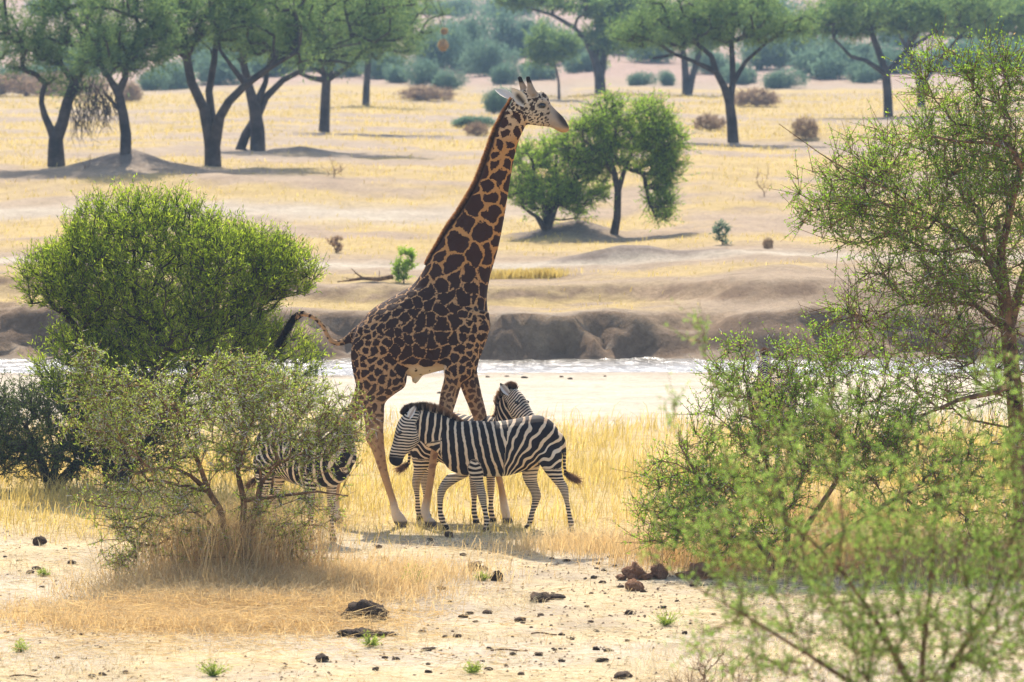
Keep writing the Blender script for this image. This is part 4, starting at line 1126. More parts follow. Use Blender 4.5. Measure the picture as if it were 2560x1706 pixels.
# --- dry leafless shrub low in front
r = np.random.default_rng(27)
o = G(1640, 1560); o = np.array([W(1640, 1560, 46.)[0], 46., Hs(W(1640, 1560, 46.)[0], 46.)])
P, par, rad, tips = grow([np.array([[0, 0, -.05, .012], [.02, 0, .2, .01]])], ellip((0, 0, .42), (.42, .35, .30), 90, r, .2), r, .0022, .4, .1, jit=.12)
gw = wood(P, par, rad); gl = Geo()
sprays(P, par, tips, r, per=2, tl=(.06, .16), nl=3, ll=.02, lw=.006, up=.4, back=1, g_w=gw, g_l=gl, tw_r=.0015)
finish('dry_shrub', o, 'small leafless brown shrub standing on the pale sand', 'shrub', gw, gl, M_BARKB, M_DRYB)

# --- shrub and small tree on the far bank, behind the giraffe's chest
r = np.random.default_rng(28)
o = G(1256, 528); D = o[1]
st = [pxl([(1256, 532, 0, .10), (1255, 490, 0, .08), (1245, 440, 0, .05), (1225, 400, 0, .03)], D, o), pxl([(1256, 532, 0, .10), (1275, 480, 0, .07), (1310, 430, 0, .04), (1330, 380, 0, .03)], D, o), pxl([(1256, 532, 0, .10), (1235, 500, -.2, .06), (1205, 480, -.3, .03)], D, o), pxl([(1256, 532, 0, .1), (1265, 480, .2, .06), (1275, 420, .3, .05), (1280, 340, .3, .03)], D, o)]
T = np.concatenate([pxe(D, o, 1275, 400, 115, 95, 260, r, shell=.4), pxe(D, o, 1240, 460, 85, 50, 110, r, shell=.4), pxe(D, o, 1340, 440, 60, 70, 90, r, shell=.4)])
cl = T[r.random(len(T)) < .2]; near = np.array([cl[np.argmin(np.linalg.norm(cl - t_, axis=1))] for t_ in T]); T = near + (T - near) * np.array([.6, .6, .25])
P, par, rad, tips = grow(st, T, r, .008, .42, .25)
gw = wood(P, par, rad); gl = Geo()
sprays(P, par, tips, r, per=3, tl=(.2, .5), nl=8, ll=.085, lw=.024, up=.35, back=1, g_w=gw, g_l=gl, tw_r=.004, leaf_ang=.8)
finish('leafy_shrub', o, 'many-stemmed green shrub on a low earth mound behind the giraffe\'s neck', 'shrub', gw, gl, M_BARK, M_LEAFM)
r = np.random.default_rng(29)
o = G(1412, 538); D = o[1]
st = [pxl([(1410, 542, 0, .11), (1418, 500, 0, .095), (1420, 440, 0, .085), (1412, 400, 0, .07), (1400, 360, 0, .05), (1390, 310, 0, .03)], D, o), pxl([(1420, 440, 0), (1435, 390, .2, .05), (1455, 340, .3, .035), (1480, 300, .4, .025)], D, o), pxl([(1412, 400, 0), (1370, 350, -.3, .045), (1340, 320, -.4, .03)], D, o)]
T = np.concatenate([pxe(D, o, 1440, 285, 115, 65, 260, r, shell=.4), pxe(D, o, 1350, 330, 80, 60, 130, r, shell=.4), pxe(D, o, 1520, 330, 65, 60, 130, r, shell=.4), pxe(D, o, 1430, 370, 110, 40, 90, r, shell=.3), pxe(D, o, 1530, 385, 40, 50, 60, r, shell=.2), pxe(D, o, 1512, 455, 32, 70, 90, r, shell=.2)])
cl = T[r.random(len(T)) < .2]; near = np.array([cl[np.argmin(np.linalg.norm(cl - t_, axis=1))] for t_ in T]); T = near + (T - near) * np.array([.6, .6, .25])
P, par, rad, tips = grow(st, T, r, .008, .42, .25, amin=1.7)
gw = wood(P, par, rad); gl = Geo()
sprays(P, par, tips, r, per=3, tl=(.2, .5), nl=7, ll=.085, lw=.024, up=.3, back=1, g_w=gw, g_l=gl, tw_r=.004, leaf_ang=.8)
finish('small_acacia', o, 'small round-crowned tree with one slender dark trunk beside the many-stemmed shrub', 'tree', gw, gl, M_BARK, M_LEAFM)

# --- big trees on the plain
def plain_tree(name, label, seed, base, stems, crowns, ll=.14, lw=.028, per=3, nl=6, tl=(.35, .8), r_tip=.014, mat=None, D=None, tw=.007, expo=.43, droop=None, arch=.10):
    r = np.random.default_rng(seed)
    o = G(*base)
    if D: o = np.array([W(base[0], base[1], D)[0], D, 0]); o[2] = Hs(o[0], D)
    D = o[1]
    b0 = W(base[0], base[1], D)
    dz = o[2] - b0[2]
    st = [pxl([(p_[0], p_[1], p_[2] if len(p_) > 2 else 0., p_[3] * .8) for p_ in s_], D, b0) for s_ in stems]
    for s_ in st:
        if abs(s_[0][2]) < .3: s_[0][2] -= .25
    T = np.concatenate([pxe(D, b0, cx, cy, rx, ry, n_, r, depth=dp, shell=sh_) for (cx, cy, rx, ry, n_, dp, sh_) in crowns])
    cl = T[r.random(len(T)) < .16]   # gather the foliage into clumps
    near = np.array([cl[np.argmin(np.linalg.norm(cl - t_, axis=1))] for t_ in T])
    T = near + (T - near) * np.array([.55, .55, .2])
    P, par, rad, tips = grow(st, T, r, r_tip, expo, .5, arch=arch, amin=1.5)
    gw = wood(P, par, rad, 8); gl = Geo()
    sprays(P, par, tips, r, per=per, tl=tl, nl=nl, ll=ll, lw=lw, up=.25, back=1, g_w=None, g_l=gl, tw_r=tw, leaf_ang=.9)
    if droop:
        for (cx, cy, rx, ry, n_) in droop:
            c_ = pxe(D, b0, cx, cy, rx, ry, n_, r, depth=.6, shell=.1)
            e_ = c_ + np.stack([r.normal(0, .15, n_), r.normal(0, .15, n_), -r.uniform(.2, .55, n_)], 1)
            tubes(gw, c_, e_, np.full(n_, .014), np.full(n_, .006), 3)
            e2 = e_ + np.stack([r.normal(0, .18, n_), r.normal(0, .18, n_), -r.uniform(.1, .4, n_)], 1)
            tubes(gw, e_, e2, np.full(n_, .008), np.full(n_, .004), 3)
    return finish(name, o, label, 'tree', gw, gl, M_BARKF, mat or M_LEAFF, group='acacias on the dry plain')
plain_tree('acacia_tree', 'acacia with a low forked trunk and a bare broken stub, dead twigs hanging', 31, (130, 382),
           [[(130, 386, 0, .36), (128, 345, 0, .30), (128, 320, 0, .27), (143, 285, 0, .22), (155, 235, 0, .2), (172, 190, 0, .17), (200, 140, 0, .13), (190, 80, 0, .1), (150, 20, 0, .07)], [(128, 320, 0, .2), (115, 295, 0, .15), (103, 268, 0, .13), (95, 238, 0, .10)],
            [(172, 190, 0, .14), (140, 150, .4, .1), (100, 110, .6, .07), (50, 80, .8, .05)]],
           [(100, 30, 150, 120, 300, .8, .4), (40, 110, 110, 60, 130, .7, .4), (190, 60, 110, 130, 180, .7, .4), (150, 190, 60, 40, 40, .6, .2)], droop=[(205, 215, 40, 40, 90), (180, 260, 30, 30, 50)])
plain_tree('acacia_tree', 'acacia with a single slim trunk rising behind the grey earth mound', 32, (287, 352), 
           [[(288, 358, 0, .22), (289, 310, 0, .2), (283, 265, 0, .18), (272, 215, 0, .16), (250, 180, 0, .1), (225, 140, 0, .08)], [(272, 215, 0, .14), (288, 180, 0, .12), (290, 140, 0, .1), (310, 90, 0, .07)], [(283, 265, 0, .1), (262, 240, 0, .06), (240, 215, 0, .04)]],
           [(290, 50, 110, 120, 300, .8, .4), (240, 130, 80, 50, 90, .7, .4), (350, 90, 60, 70, 110, .7, .4)], droop=[(245, 230, 25, 35, 60)])
plain_tree('acacia_tree', 'large acacia splitting near the ground into three spreading stems', 33, (490, 382),
           [[(490, 388, 0, .33), (488, 340, 0, .30), (480, 310, 0, .22), (468, 250, 0, .19), (440, 190, 0, .17), (428, 130, 0, .16), (425, 90, 0, .12), (410, 20, 0, .08)], [(488, 340, 0, .2), (487, 270, .3, .15), (480, 210, .5, .14), (492, 140, .6, .12), (500, 60, .6, .08)],
            [(488, 340, 0, .22), (505, 270, -.2, .18), (525, 235, -.3, .16), (565, 195, -.4, .14), (620, 155, -.5, .11), (680, 120, -.5, .08)], [(565, 195, -.4, .1), (530, 150, -.4, .08), (505, 115, -.4, .06)]],
           [(470, 10, 150, 110, 300, .8, .4), (590, 40, 140, 90, 240, .8, .4), (400, 60, 70, 80, 140, .7, .4), (660, 90, 90, 60, 110, .7, .4)])
plain_tree('acacia_tree', 'thick-trunked acacia with a second stem leaning away from its foot', 34, (590, 348),
           [[(592, 354, 0, .33), (592, 300, 0, .29), (585, 250, 0, .24), (572, 200, 0, .18), (560, 150, 0, .14), (570, 80, 0, .09)], [(592, 354, 0, .33), (550, 349, .2, .20), (565, 310, .2, .19), (590, 270, .2, .18), (610, 225, .2, .15), (650, 185, .1, .12), (690, 165, 0, .09), (740, 120, 0, .06)], [(585, 250, 0, .16), (610, 190, .3, .11), (620, 130, .4, .08)]],
           [(640, 20, 170, 110, 330, .8, .4), (760, 60, 130, 100, 260, .8, .4), (560, 70, 90, 70, 120, .7, .4), (880, 40, 90, 90, 160, .8, .4)])
plain_tree('acacia_tree', 'acacia with a short straight trunk and low spreading crown, weaver nests nearby', 35, (745, 302),
           [[(744, 306, 0, .27), (746, 270, 0, .24), (748, 220, 0, .22), (750, 185, 0, .2), (765, 140, 0, .14), (800, 80, 0, .1)], [(750, 185, 0, .12), (715, 180, -.3, .1), (680, 165, -.5, .08)], [(750, 185, 0, .12), (790, 160, .3, .1), (840, 120, .5, .08), (900, 90, .5, .05)]],
           [(790, 50, 150, 100, 320, .9, .4), (880, 90, 90, 60, 150, .8, .4), (700, 130, 70, 45, 70, .7, .4), (960, 40, 60, 60, 80, .8, .4)])
plain_tree('acacia_tree', 'slim acacia standing alone at the back edge of the yellow grass', 36, (840, 242), [[(840, 246, 0, .24), (842, 200, 0, .2), (846, 150, 0, .17), (850, 100, 0, .12), (860, 40, 0, .08)]],
           [(860, 40, 120, 80, 260, .9, .4), (800, 100, 70, 40, 60, .8, .4)], ll=.25, lw=.08)
plain_tree('umbrella_acacia', 'umbrella acacia with a leaning slender trunk and wide flat crown', 37, (1685, 327),
           [[(1686, 332, 0, .25), (1682, 280, 0, .22), (1676, 235, 0, .19), (1664, 200, 0, .15), (1645, 165, 0, .13), (1635, 130, 0, .11), (1600, 100, 0, .08), (1550, 70, 0, .05)], [(1676, 235, 0, .15), (1684, 190, .2, .13), (1683, 140, .3, .12), (1680, 90, .3, .1), (1690, 40, .3, .07)],
            [(1645, 165, 0, .1), (1590, 140, -.4, .08), (1550, 125, -.5, .07), (1500, 135, -.6, .05)], [(1684, 190, .2, .1), (1715, 140, .4, .08), (1760, 100, .5, .06), (1810, 70, .5, .04)]],
           [(1530, 75, 140, 42, 280, .9, .4), (1700, 45, 170, 60, 420, .9, .4), (1620, 10, 170, 50, 240, .9, .4), (1800, 75, 70, 30, 70, .8, .3)], arch=.04)
plain_tree('umbrella_acacia', 'umbrella acacia behind the green acacia twigs, crooked boughs spread low', 38, (2040, 268),
           [[(2042, 272, 0, .27), (2040, 220, 0, .24), (2036, 170, 0, .22), (2025, 135, 0, .2), (2000, 70, 0, .14), (2000, 20, 0, .1)], [(2036, 170, 0, .14), (1990, 140, -.4, .11), (1955, 130, -.6, .09), (1915, 88, -.7, .06)], [(2036, 170, 0, .14), (2080, 120, .4, .11), (2140, 80, .6, .08), (2200, 40, .7, .05)]],
           [(2000, 30, 160, 50, 330, .9, .4), (2160, 30, 160, 50, 300, .9, .4), (1920, 60, 90, 30, 90, .8, .3)], arch=.04, ll=.2, lw=.06)
plain_tree('umbrella_acacia', 'acacia with a forked trunk half hidden behind the green acacia twigs', 39, (2116, 250), [[(2118, 256, 0, .25), (2116, 200, 0, .22), (2110, 160, 0, .18), (2085, 120, 0, .12), (2060, 60, 0, .08)], [(2116, 200, 0, .15), (2150, 150, .3, .12), (2200, 90, .4, .08), (2250, 40, .5, .05)]],
           [(2220, 40, 150, 50, 280, .9, .4), (2330, 40, 130, 50, 200, .9, .4)], arch=.04, ll=.22, lw=.065)
plain_tree('umbrella_acacia', 'half-bare umbrella acacia with long crooked boughs and a dark trunk', 40, (1380, 214),
           [[(1381, 220, 0, .40), (1378, 180, 0, .34), (1368, 140, 0, .26), (1350, 100, 0, .2), (1320, 65, 0, .15), (1270, 35, 0, .11), (1200, 15, 0, .07)], [(1378, 180, 0, .24), (1388, 130, .4, .2), (1400, 80, .6, .15), (1420, 20, .6, .1)], [(1368, 140, 0, .16), (1375, 80, .5, .12), (1365, 20, .5, .08)]],
           [(1300, 0, 150, 22, 130, .9, .3), (1410, 90, 70, 40, 70, .8, .3), (1440, 30, 110, 50, 160, .8, .3), (1200, -10, 60, 20, 60, .8, .3)], arch=.03, ll=.3, lw=.09, r_tip=.02, tw=.012)
plain_tree('umbrella_acacia', 'twin-stemmed acacia at the far edge of the plain', 41, (1580, 218), [[(1578, 222, 0, .3), (1576, 180, 0, .25), (1572, 130, 0, .2), (1560, 80, 0, .12)], [(1578, 222, 0, .3), (1590, 180, 0, .22), (1602, 140, .3, .17), (1620, 90, .3, .1)]],
           [(1580, 70, 110, 45, 180, .9, .4), (1490, 80, 60, 35, 60, .8, .3)], arch=.03, ll=.3, lw=.09, r_tip=.02, tw=.012)
plain_tree('small_acacia', 'thin-stemmed young tree with a sparse crown just behind the giraffe\'s muzzle', 42, (1285, 232), [[(1285, 238, 0, .10), (1284, 190, 0, .08), (1276, 150, 0, .06), (1270, 110, 0, .04)]],
           [(1275, 105, 65, 42, 130, .9, .3), (1250, 130, 40, 25, 40, .8, .3)], arch=.05, ll=.25, lw=.07, r_tip=.012, tw=.01)

# ------------------------------------------------------------------ bushes behind the plain and on the hillside
def bush_mesh(name, seed, n, ll, lw, squash, lobes=4):
    r = np.random.default_rng(seed); gl = Geo(); gw = Geo()
    cs = [(r.uniform(-.62, .62), r.uniform(-.6, .6), r.uniform(.35, .62) * squash, r.uniform(.26, .52)) for _ in range(lobes)]
    for (a, b, c_, s_) in cs:
        d = rdir(n // lobes, r); rr = (.35 + .65 * r.random(len(d))) ** .5 * (1 + .2 * r.normal(size=len(d)))
        q = d * rr[:, None] * np.array([s_, s_, s_ * squash]) + np.array([a, b, c_])
        q = q[q[:, 2] > .03]
        blades(gl, q, norm(d[:len(q)] * .5 + rdir(len(q), r) + np.array([[0, 0, .3]])), ll * r.uniform(.6, 1.4, len(q)), lw, np.clip(r.normal(.45, .25, len(q)), 0, .84), r=r)
    for k in range(5):
        e_ = np.array(cs[k % lobes][:3]) * np.array([.8, .8, .9])
        m_ = e_ * .5 + np.array([r.normal(0, .05), r.normal(0, .05), .05])
        tubes(gw, [[0, 0, -.06], m_], [m_, e_], [.05, .035], [.035, .012], 5)
    return gl.mesh(name + '_crown'), gw.mesh(name + '_stems')
M_DRYW = bark_mat('dry_wood', (.16, .10, .065), (.34, .23, .15), 4)
kinds = [bush_mesh('far_bush_%s' % k, 60 + i, nn, ll, lw, sq, lb) for i, (k, nn, ll, lw, sq, lb) in enumerate((('dense', 5200, .11, .045, .75, 8), ('round', 4200, .11, .045, .9, 6), ('wide', 5200, .11, .045, .55, 6)))]
def dry_mesh(name, seed, squash):
    r = np.random.default_rng(seed)
    T = ellip((0, 0, .45 * squash), (.75, .75, .55 * squash), 170, r, .3); T = T[T[:, 2] > .08]
    P, par, rad, tips = grow([np.array([[0, 0, -.05, .03], [0, 0, .06, .028]])], T, r, .006, .35, .2, jit=.14)
    gw = wood(P, par, rad, 4); gl = Geo()
    sprays(P, par, tips, r, per=4, tl=(.1, .32), nl=4, ll=.07, lw=.022, up=.5, back=1, g_w=gw, g_l=gl, tw_r=.006)
    return gl.mesh(name + '_crown'), gw.mesh(name + '_stems')
kinds += [dry_mesh('dry_bush_upright', 66, 1.0), dry_mesh('dry_bush_low', 67, .7)]
bmats = {}
def add_bush(name, label, group, kind, loc, s, rot, mat, cat='bush'):
    key = (kind, mat.name)
    if key not in bmats:
        a_, b_ = kinds[kind]; a2 = a_.copy(); a2.materials.clear(); a2.materials.append(mat); bmats[key] = (a2, b_)
    a2, b_ = bmats[key]
    e = empty(name, loc, label, cat, group); e.scale = s; e.rotation_euler = (0, 0, rot)
    obj('crown', a2, None, e); obj('trunk', b_, M_BARKF if kind < 3 else M_DRYW, e)
r = np.random.default_rng(71)
def at_depth(px, D):
    X = W(px, 200, D)[0]; return np.array([X, D, Hs(X, D) - .1])
# thicket seen in the picture: display px, depth, width in px, height in px
for (px, D, wpx, hpx, kd, lb_) in [(60, 320, 150, 70, 2, "behind the forked acacia's foot"), (170, 336, 170, 110, 0, 'between the forked acacia and the slim-trunked acacia'), (330, 316, 110, 60, 1, 'just past the slim-trunked acacia'), (405, 324, 130, 85, 0, 'framed by the slim-trunked acacia and the three-stemmed acacia'), (500, 332, 150, 90, 0, 'behind the stems of the three-stemmed acacia'), (620, 344, 150, 80, 2, 'behind the leaning stem of the thick-trunked acacia'), (720, 352, 160, 110, 0, 'behind the short-trunked acacia'), (880, 336, 140, 90, 0, 'behind the lone slim acacia'), (960, 328, 110, 70, 1, 'beside the reddish brown scrub'),
                              (1035, 316, 90, 55, 1, 'in front of a taller bush near the weaver nests'), (1050, 356, 140, 150, 0, 'tallest one, rising below the weaver nests'), (1130, 344, 110, 100, 1, "behind the grey-green shrub at the giraffe's ear"), (1190, 376, 150, 130, 0, "behind the giraffe's horns"), (1450, 376, 170, 110, 0, 'between the half-bare acacia and the twin-stemmed acacia'), (1465, 320, 75, 42, 1, 'small one standing clear beside the half-bare acacia'), (1545, 324, 60, 42, 1, "small one at the twin-stemmed acacia's foot"), (1640, 344, 120, 70, 0, 'between the twin-stemmed and the leaning umbrella acacia'), (1790, 320, 110, 55, 1, 'dull one in front of the wide thicket'),
                              (1810, 360, 190, 120, 0, 'tall one behind the wide thicket'), (1900, 336, 200, 85, 2, 'broadest of the thicket beyond the leaning umbrella acacia'), (1960, 352, 160, 90, 0, 'at the end of the broad thicket'), (2060, 344, 140, 75, 0, "at the crooked umbrella acacia's foot"), (2200, 344, 190, 90, 0, "behind the open acacia's upper twigs"), (2310, 352, 190, 120, 0, "behind the open acacia's trunk line"), (1345, 344, 120, 60, 2, 'behind the thin-stemmed young tree'), (270, 352, 160, 120, 0, "behind the slim-trunked acacia's crown"), (2420, 344, 180, 100, 0, 'past the open acacia'), (-80, 344, 180, 100, 0, 'past the forked acacia'), (1110, 350, 130, 70, 0, "low one below the half-bare acacia's long bough"), (1240, 335, 110, 55, 2, "low one behind the giraffe's forehead"), (1300, 360, 140, 110, 0, 'tall one behind the thin-stemmed young tree'), (1500, 362, 150, 90, 0, 'tall one above the small clear-standing bush'), (1700, 330, 110, 60, 2, "low one beside the leaning umbrella acacia's trunk"), (1740, 352, 150, 110, 1, 'tall one behind the leaning umbrella acacia'), (1990, 330, 120, 60, 2, "low one beside the crooked umbrella acacia's trunk"), (560, 352, 160, 120, 0, 'tall one behind the thick-trunked acacia'), (800, 340, 120, 70, 0, 'low one between the short-trunked and the lone slim acacia'), (1000, 352, 120, 120, 0, 'tall one beside the weaver nests'), (450, 352, 140, 110, 1, 'tall one above the dense thicket behind three stems'), (930, 330, 90, 50, 1, 'small one beside the lone slim acacia'), (1160, 330, 90, 60, 1, "small one near the giraffe's ear")]:
    s_ = 1.088 / FPX * D
    w_ = wpx * s_ / 1.9; h_ = hpx * s_ / (1.0 if kd == 1 else .85 if kd == 0 else .62)
    add_bush('thicket_bush', ('dense', 'rounded', 'wide low')[kd] + ' haze-tinted bush ' + lb_, 'thicket bushes behind the plain', kd, at_depth(px, D), (w_, w_, h_ * .9), r.uniform(0, 6.28), M_LEAFB)
# scattered on the hillside
k = 0
while k < 95:
    D = 350 + 420 * r.random() ** 1.3
    X = r.uniform(-.13, .13) * D
    if fbm(X / 40 + 3, D / 40) < .47: continue
    kd = int(r.integers(0, 3)); w_ = r.uniform(1.4, 3.6); h_ = r.uniform(1.6, 3.6)
    add_bush('hillside_bush', ['dense hazy bush on the pale pink hillside', 'rounded hazy bush on the pale pink hillside', 'wide hazy bush on the pale pink hillside'][kd], 'hillside bushes: %s' % ('dense', 'rounded', 'wide')[kd], kd, (X, D, Hs(X, D) - .1), (w_, w_, h_), r.uniform(0, 6.28), M_LEAFB)
    k += 1
# grey-green and brown shrubs on the plain
for (px, py, w_, h_, kd, mt, lb) in [(1135, 262, .9, 1.2, 1, M_LEAFB, 'grey-green shrub just behind the giraffe\'s ear'), (1080, 292, 1.0, .75, 2, M_LEAFB, 'low grey-green shrub with a brown shrub beside it'),
                                     (1095, 312, .6, .5, 1, M_DRYB, 'low brown shrub beside a grey-green shrub'), (1630, 300, .8, .6, 1, M_DRYB, 'brown dry bush near the foot of the leaning umbrella acacia'),
                                     (1738, 246, 1.5, 1.1, 2, M_DRYB, 'brown dry bush behind the leaning umbrella acacia'), (1850, 318, .6, .7, 1, M_DRYB, 'brown dry bush on the bare rise beyond the green twigs'),
                                     (60, 222, 3.5, 1.6, 2, M_DRYB, 'wide brown scrub bush behind the forked acacia'), (150, 218, 3.0, 1.5, 2, M_DRYB, 'brown scrub bush in front of the dense thicket'), (1765, 572, .16, .26, 1, M_DRYB, 'small brown tuft on the yellow grass of the far bank'),
                                     (980, 232, 1.8, 1.0, 2, M_DRYB, 'reddish brown scrub at the back of the plain'), (300, 236, .8, 1.0, 1, M_DRYB, 'thin brown shrub beyond the slim-trunked acacia')]:
    o = G(px, py); add_bush('dry_bush' if mt is M_DRYB else 'grey_shrub', lb, None, (3 if kd == 1 else 4) if mt is M_DRYB else kd, o - np.array([0, 0, .03]), (w_, w_, h_), r.uniform(0, 6.28), mt, 'bush')

# small plants on the far bank
def twig_plant(name, label, seed, px, py, w_, h_, mat, nt_=26, per=3, nl=9, ll=.05, lw=.018, tip=.004, wm=None):
    r = np.random.default_rng(seed); o = G(px, py)
    P, par, rad, tips = grow([np.array([[0, 0, -.05, tip * 5], [.0, 0, h_ * .12, tip * 4]])], ellip((0, 0, h_ * .5), (w_, w_, h_ * .5), nt_, r, .3), r, tip, .4, .15, jit=.12)
    gw = wood(P, par, rad); gl = Geo()
    sprays(P, par, tips, r, per=per, tl=(h_ * .12, h_ * .3), nl=nl, ll=ll, lw=lw, up=.5, back=1, g_w=gw, g_l=gl, tw_r=tip * .5)
    finish(name, o, label, 'plant', gw, gl, wm or M_BARK, mat)
twig_plant('sapling', 'leafy bright green sapling on the lip of the riverbank beside the fallen branch', 81, 928, 652, .22, .68, M_LEAFM, 34, 4, 10, .06, .022)
twig_plant('small_plant', 'small dark green plant alone on the yellow far bank', 82, 1660, 563, .22, .5, M_LEAFB, 26)
twig_plant('dry_tuft', 'brown upright dry tuft on the far bank grass', 83, 772, 582, .2, .42, M_DRYB, 26, wm=M_BARKB)
twig_plant('grey_twigs', 'grey leafless twiggy plant on the bare ground past the tree shade', 84, 768, 408, .35, .6, M_DRYB, 20, 2, 2, wm=M_BARKB)
twig_plant('dead_stump', 'dead upright stump with bare twigs on the far plain', 85, 1756, 452, .22, .85, M_DRYB, 14, 2, 2, wm=M_BARKB)
twig_plant('grey_twigs', 'tiny bare stick plant beside the forked acacia', 86, 195, 388, .2, .5, M_DRYB, 8, 1, 1, wm=M_BARKB)
# fallen branch
r = np.random.default_rng(87)
o = G(845, 648); D = o[1]
st = [pxl([(902, 636, 0, .05), (870, 642, 0, .045), (835, 640, 0, .035), (800, 645, 0, .025), (775, 648, 0, .012)], D, o), pxl([(835, 640, 0, .025), (818, 628, 0, .016), (808, 618, 0, .008)], D, o), pxl([(870, 642, 0, .02), (872, 630, .1, .01), (872, 622, .1, .006)], D, o)]
P, par, rad, tips = grow(st, pxe(D, o, 805, 636, 22, 8, 8, r), r, .004, .4, .15)
e = empty('fallen_branch', o, 'dry forked branch lying on the lip of the far riverbank', 'branch')
obj('wood', wood(P, par, rad).mesh('fallen_branch_wood', True), M_BARKB, e)
# weaver nests in the low acacia
for px, py, s_, lb in ((1018, 104, .17, 'large round straw weaver nest hanging below the acacia crown'), (1021, 72, .10, 'small straw weaver nest hanging above the large one')):
    D = 206.; p_ = W(px, py, D)
    r = np.random.default_rng(int(px + py)); g = Geo()
    n = 900; d = rdir(n, r); sc_ = np.array([1, 1, .85 + .3 * (py > 90)]) * s_
    blades(g, p_ * 0 + d * sc_ * r.uniform(.75, 1., (n, 1)), norm(np.cross(d, rdir(n, r)) + d * .25), .09, .03, np.clip(r.normal(.4, .2, n), 0, 1), r=r)
    g2 = Geo(); 
    hang = np.array([[0, 0, s_ * .8], [-.05, 0, s_ + .5], [-.25, 0, s_ + 1.1], [-.7, 0, s_ + 1.9]])
    tubes(g2, hang[:-1], hang[1:], [.012] * 3, [.012] * 3, 4)
    e = empty('weaver_nest', p_, lb, 'nest')
    obj('woven_ball', g.mesh('nest_ball'), M_STRAW, e); obj('hanging_twig', g2.mesh('nest_twig'), M_BARKF, e)

# ------------------------------------------------------------------ grass
def field(n, x0, x1, y0, y1, dens, r):
    X = r.uniform(x0, x1, n * 3); Y = r.uniform(y0, y1, n * 3)
    k = (r.random(n * 3) < dens(X, Y)) & (np.abs(X) < 8 + .13 * Y)
    X, Y = X[k][:n], Y[k][:n]
    return np.stack([X, Y, H(X, Y) - .01], 1)
def lean_dir(n, r, s_):
    return r.normal(0, s_, (n, 3)) * np.array([1, 1, 0]) + np.array([[.08, 0, 0]])
def stuff(name, g, mat, label, cat='grass'):
    o_ = obj(name, g.mesh(name), mat); tag(o_, label, cat, None, 'stuff'); return o_
r = np.random.default_rng(91)
g = Geo()
def tall(X, Y):
    t_ = sm(63.2, 66.8, Y + 2.5 * (fbm(X / 2.0, Y / 2.0 + 33) - .5)) * (1 - sm(72, 90, Y + 9 * (fbm(X / 2.5, Y / 3 + 12) - .5)))
    return t_ * (.25 + .75 * sm(.35, .6, fbm(X / 1.1 + 7, Y / 1.1)))
P = field(68000, -17, 17, 62.5, 87, tall, r)
n = len(P); hgt = (.13 + .22 * sm(65, 69, P[:, 1]) * fbm(P[:, 0] / 1.5 + 60, P[:, 1] / 1.5)) * r.uniform(.5, 1.5, n)
grass(g, P, hgt, lean_dir(n, r, .30), .0095, np.clip(r.normal(.52, .22, n), 0, 1), r=r)
stuff('golden_grass', g, M_GRASS, 'knee-high golden dry grass around the giraffe and zebras')
g = Geo()
P = field(22000, -9, 9, 47, 66, lambda X, Y: .06 + .9 * sm(.5, .72, fbm(X / 1.4 + 3, Y / 1.8 + 4)), r)
n = len(P)
grass(g, P, r.uniform(.03, .16, n), lean_dir(n, r, .7), .006, np.clip(r.normal(.55, .22, n), 0, 1), r=r)
P = field(40000, -9, 9, 47, 67, lambda X, Y: .25 + .75 * sm(.45, .65, fbm(X / 1.1 + 13, Y / 1.3 + 4)), r)
n = len(P); a_ = r.uniform(0, 6.28, n); d = norm(np.stack([np.cos(a_), np.sin(a_), r.normal(.06, .08, n)], 1))
blades(g, P + np.array([0, 0, .018]), d, r.uniform(.05, .22, n), .007, np.clip(r.normal(.55, .25, n), 0, 1), r=r)
stuff('straw_on_sand', g, M_LITTER, 'short straw and trampled stalks on the pale sand', 'straw')
def clump(g, cx, cy, rx, ry, n, h0, h1, leans, w_, r, tm=.5):
    X = cx + r.normal(0, rx, n); Y = cy + r.normal(0, ry, n)
    P = np.stack([X, Y, H(X, Y) - .01], 1)
    grass(g, P, r.uniform(h0, h1, n), lean_dir(n, r, leans), w_, np.clip(r.normal(tm, .24, n), 0, 1), droop=.6, r=r)
def litter(g, cx, cy, rx, ry, n, L0, L1, w_, r, hh_=.08):
    X = cx + r.normal(0, rx, n); Y = cy + r.normal(0, ry, n); a_ = r.uniform(0, 6.28, n)
    P = np.stack([X, Y, H(X, Y) + r.random(n) ** 2 * hh_ + .01], 1)
    blades(g, P, norm(np.stack([np.cos(a_), np.sin(a_), r.normal(0, .18, n)], 1)), r.uniform(L0, L1, n), w_, np.clip(r.normal(.5, .25, n), 0, 1), r=r)
bo = G(535, 1345)
g = Geo()
clump(g, bo[0], bo[1], .5, .45, 3200, .2, 1.3, .42, .006, r, .4)
for px, py, sx, n_, h1 in ((560, 1345, .5, 1300, .55), (480, 1365, .6, 1400, .5), (640, 1370, .5, 1200, .45), (400, 1400, .6, 1300, .35), (560, 1405, .7, 1700, .38), (700, 1410, .5, 1200, .35), (320, 1440, .6, 1200, .25), (520, 1450, .8, 1700, .28), (740, 1360, .4, 900, .4), (330, 1360, .4, 900, .4)):
    q_ = G(px, py); clump(g, q_[0], q_[1], sx, .35, n_, .05, h1, .85, .006, r, .5 + .25 * r.random())
q_ = G(900, 1330); clump(g, q_[0], q_[1], .55, .5, 2200, .1, .35, .5, .006, r, .75); q_ = G(800, 1370); clump(g, q_[0], q_[1], .5, .4, 2400, .1, .4, .5, .006, r, .6)
q_ = G(150, 1420); clump(g, q_[0], q_[1], .6, .5, 2200, .06, .25, .6, .006, r, .7); q_ = G(500, 1420); litter(g, q_[0], q_[1], .95, .8, 5200, .12, .40, .007, r, .16)
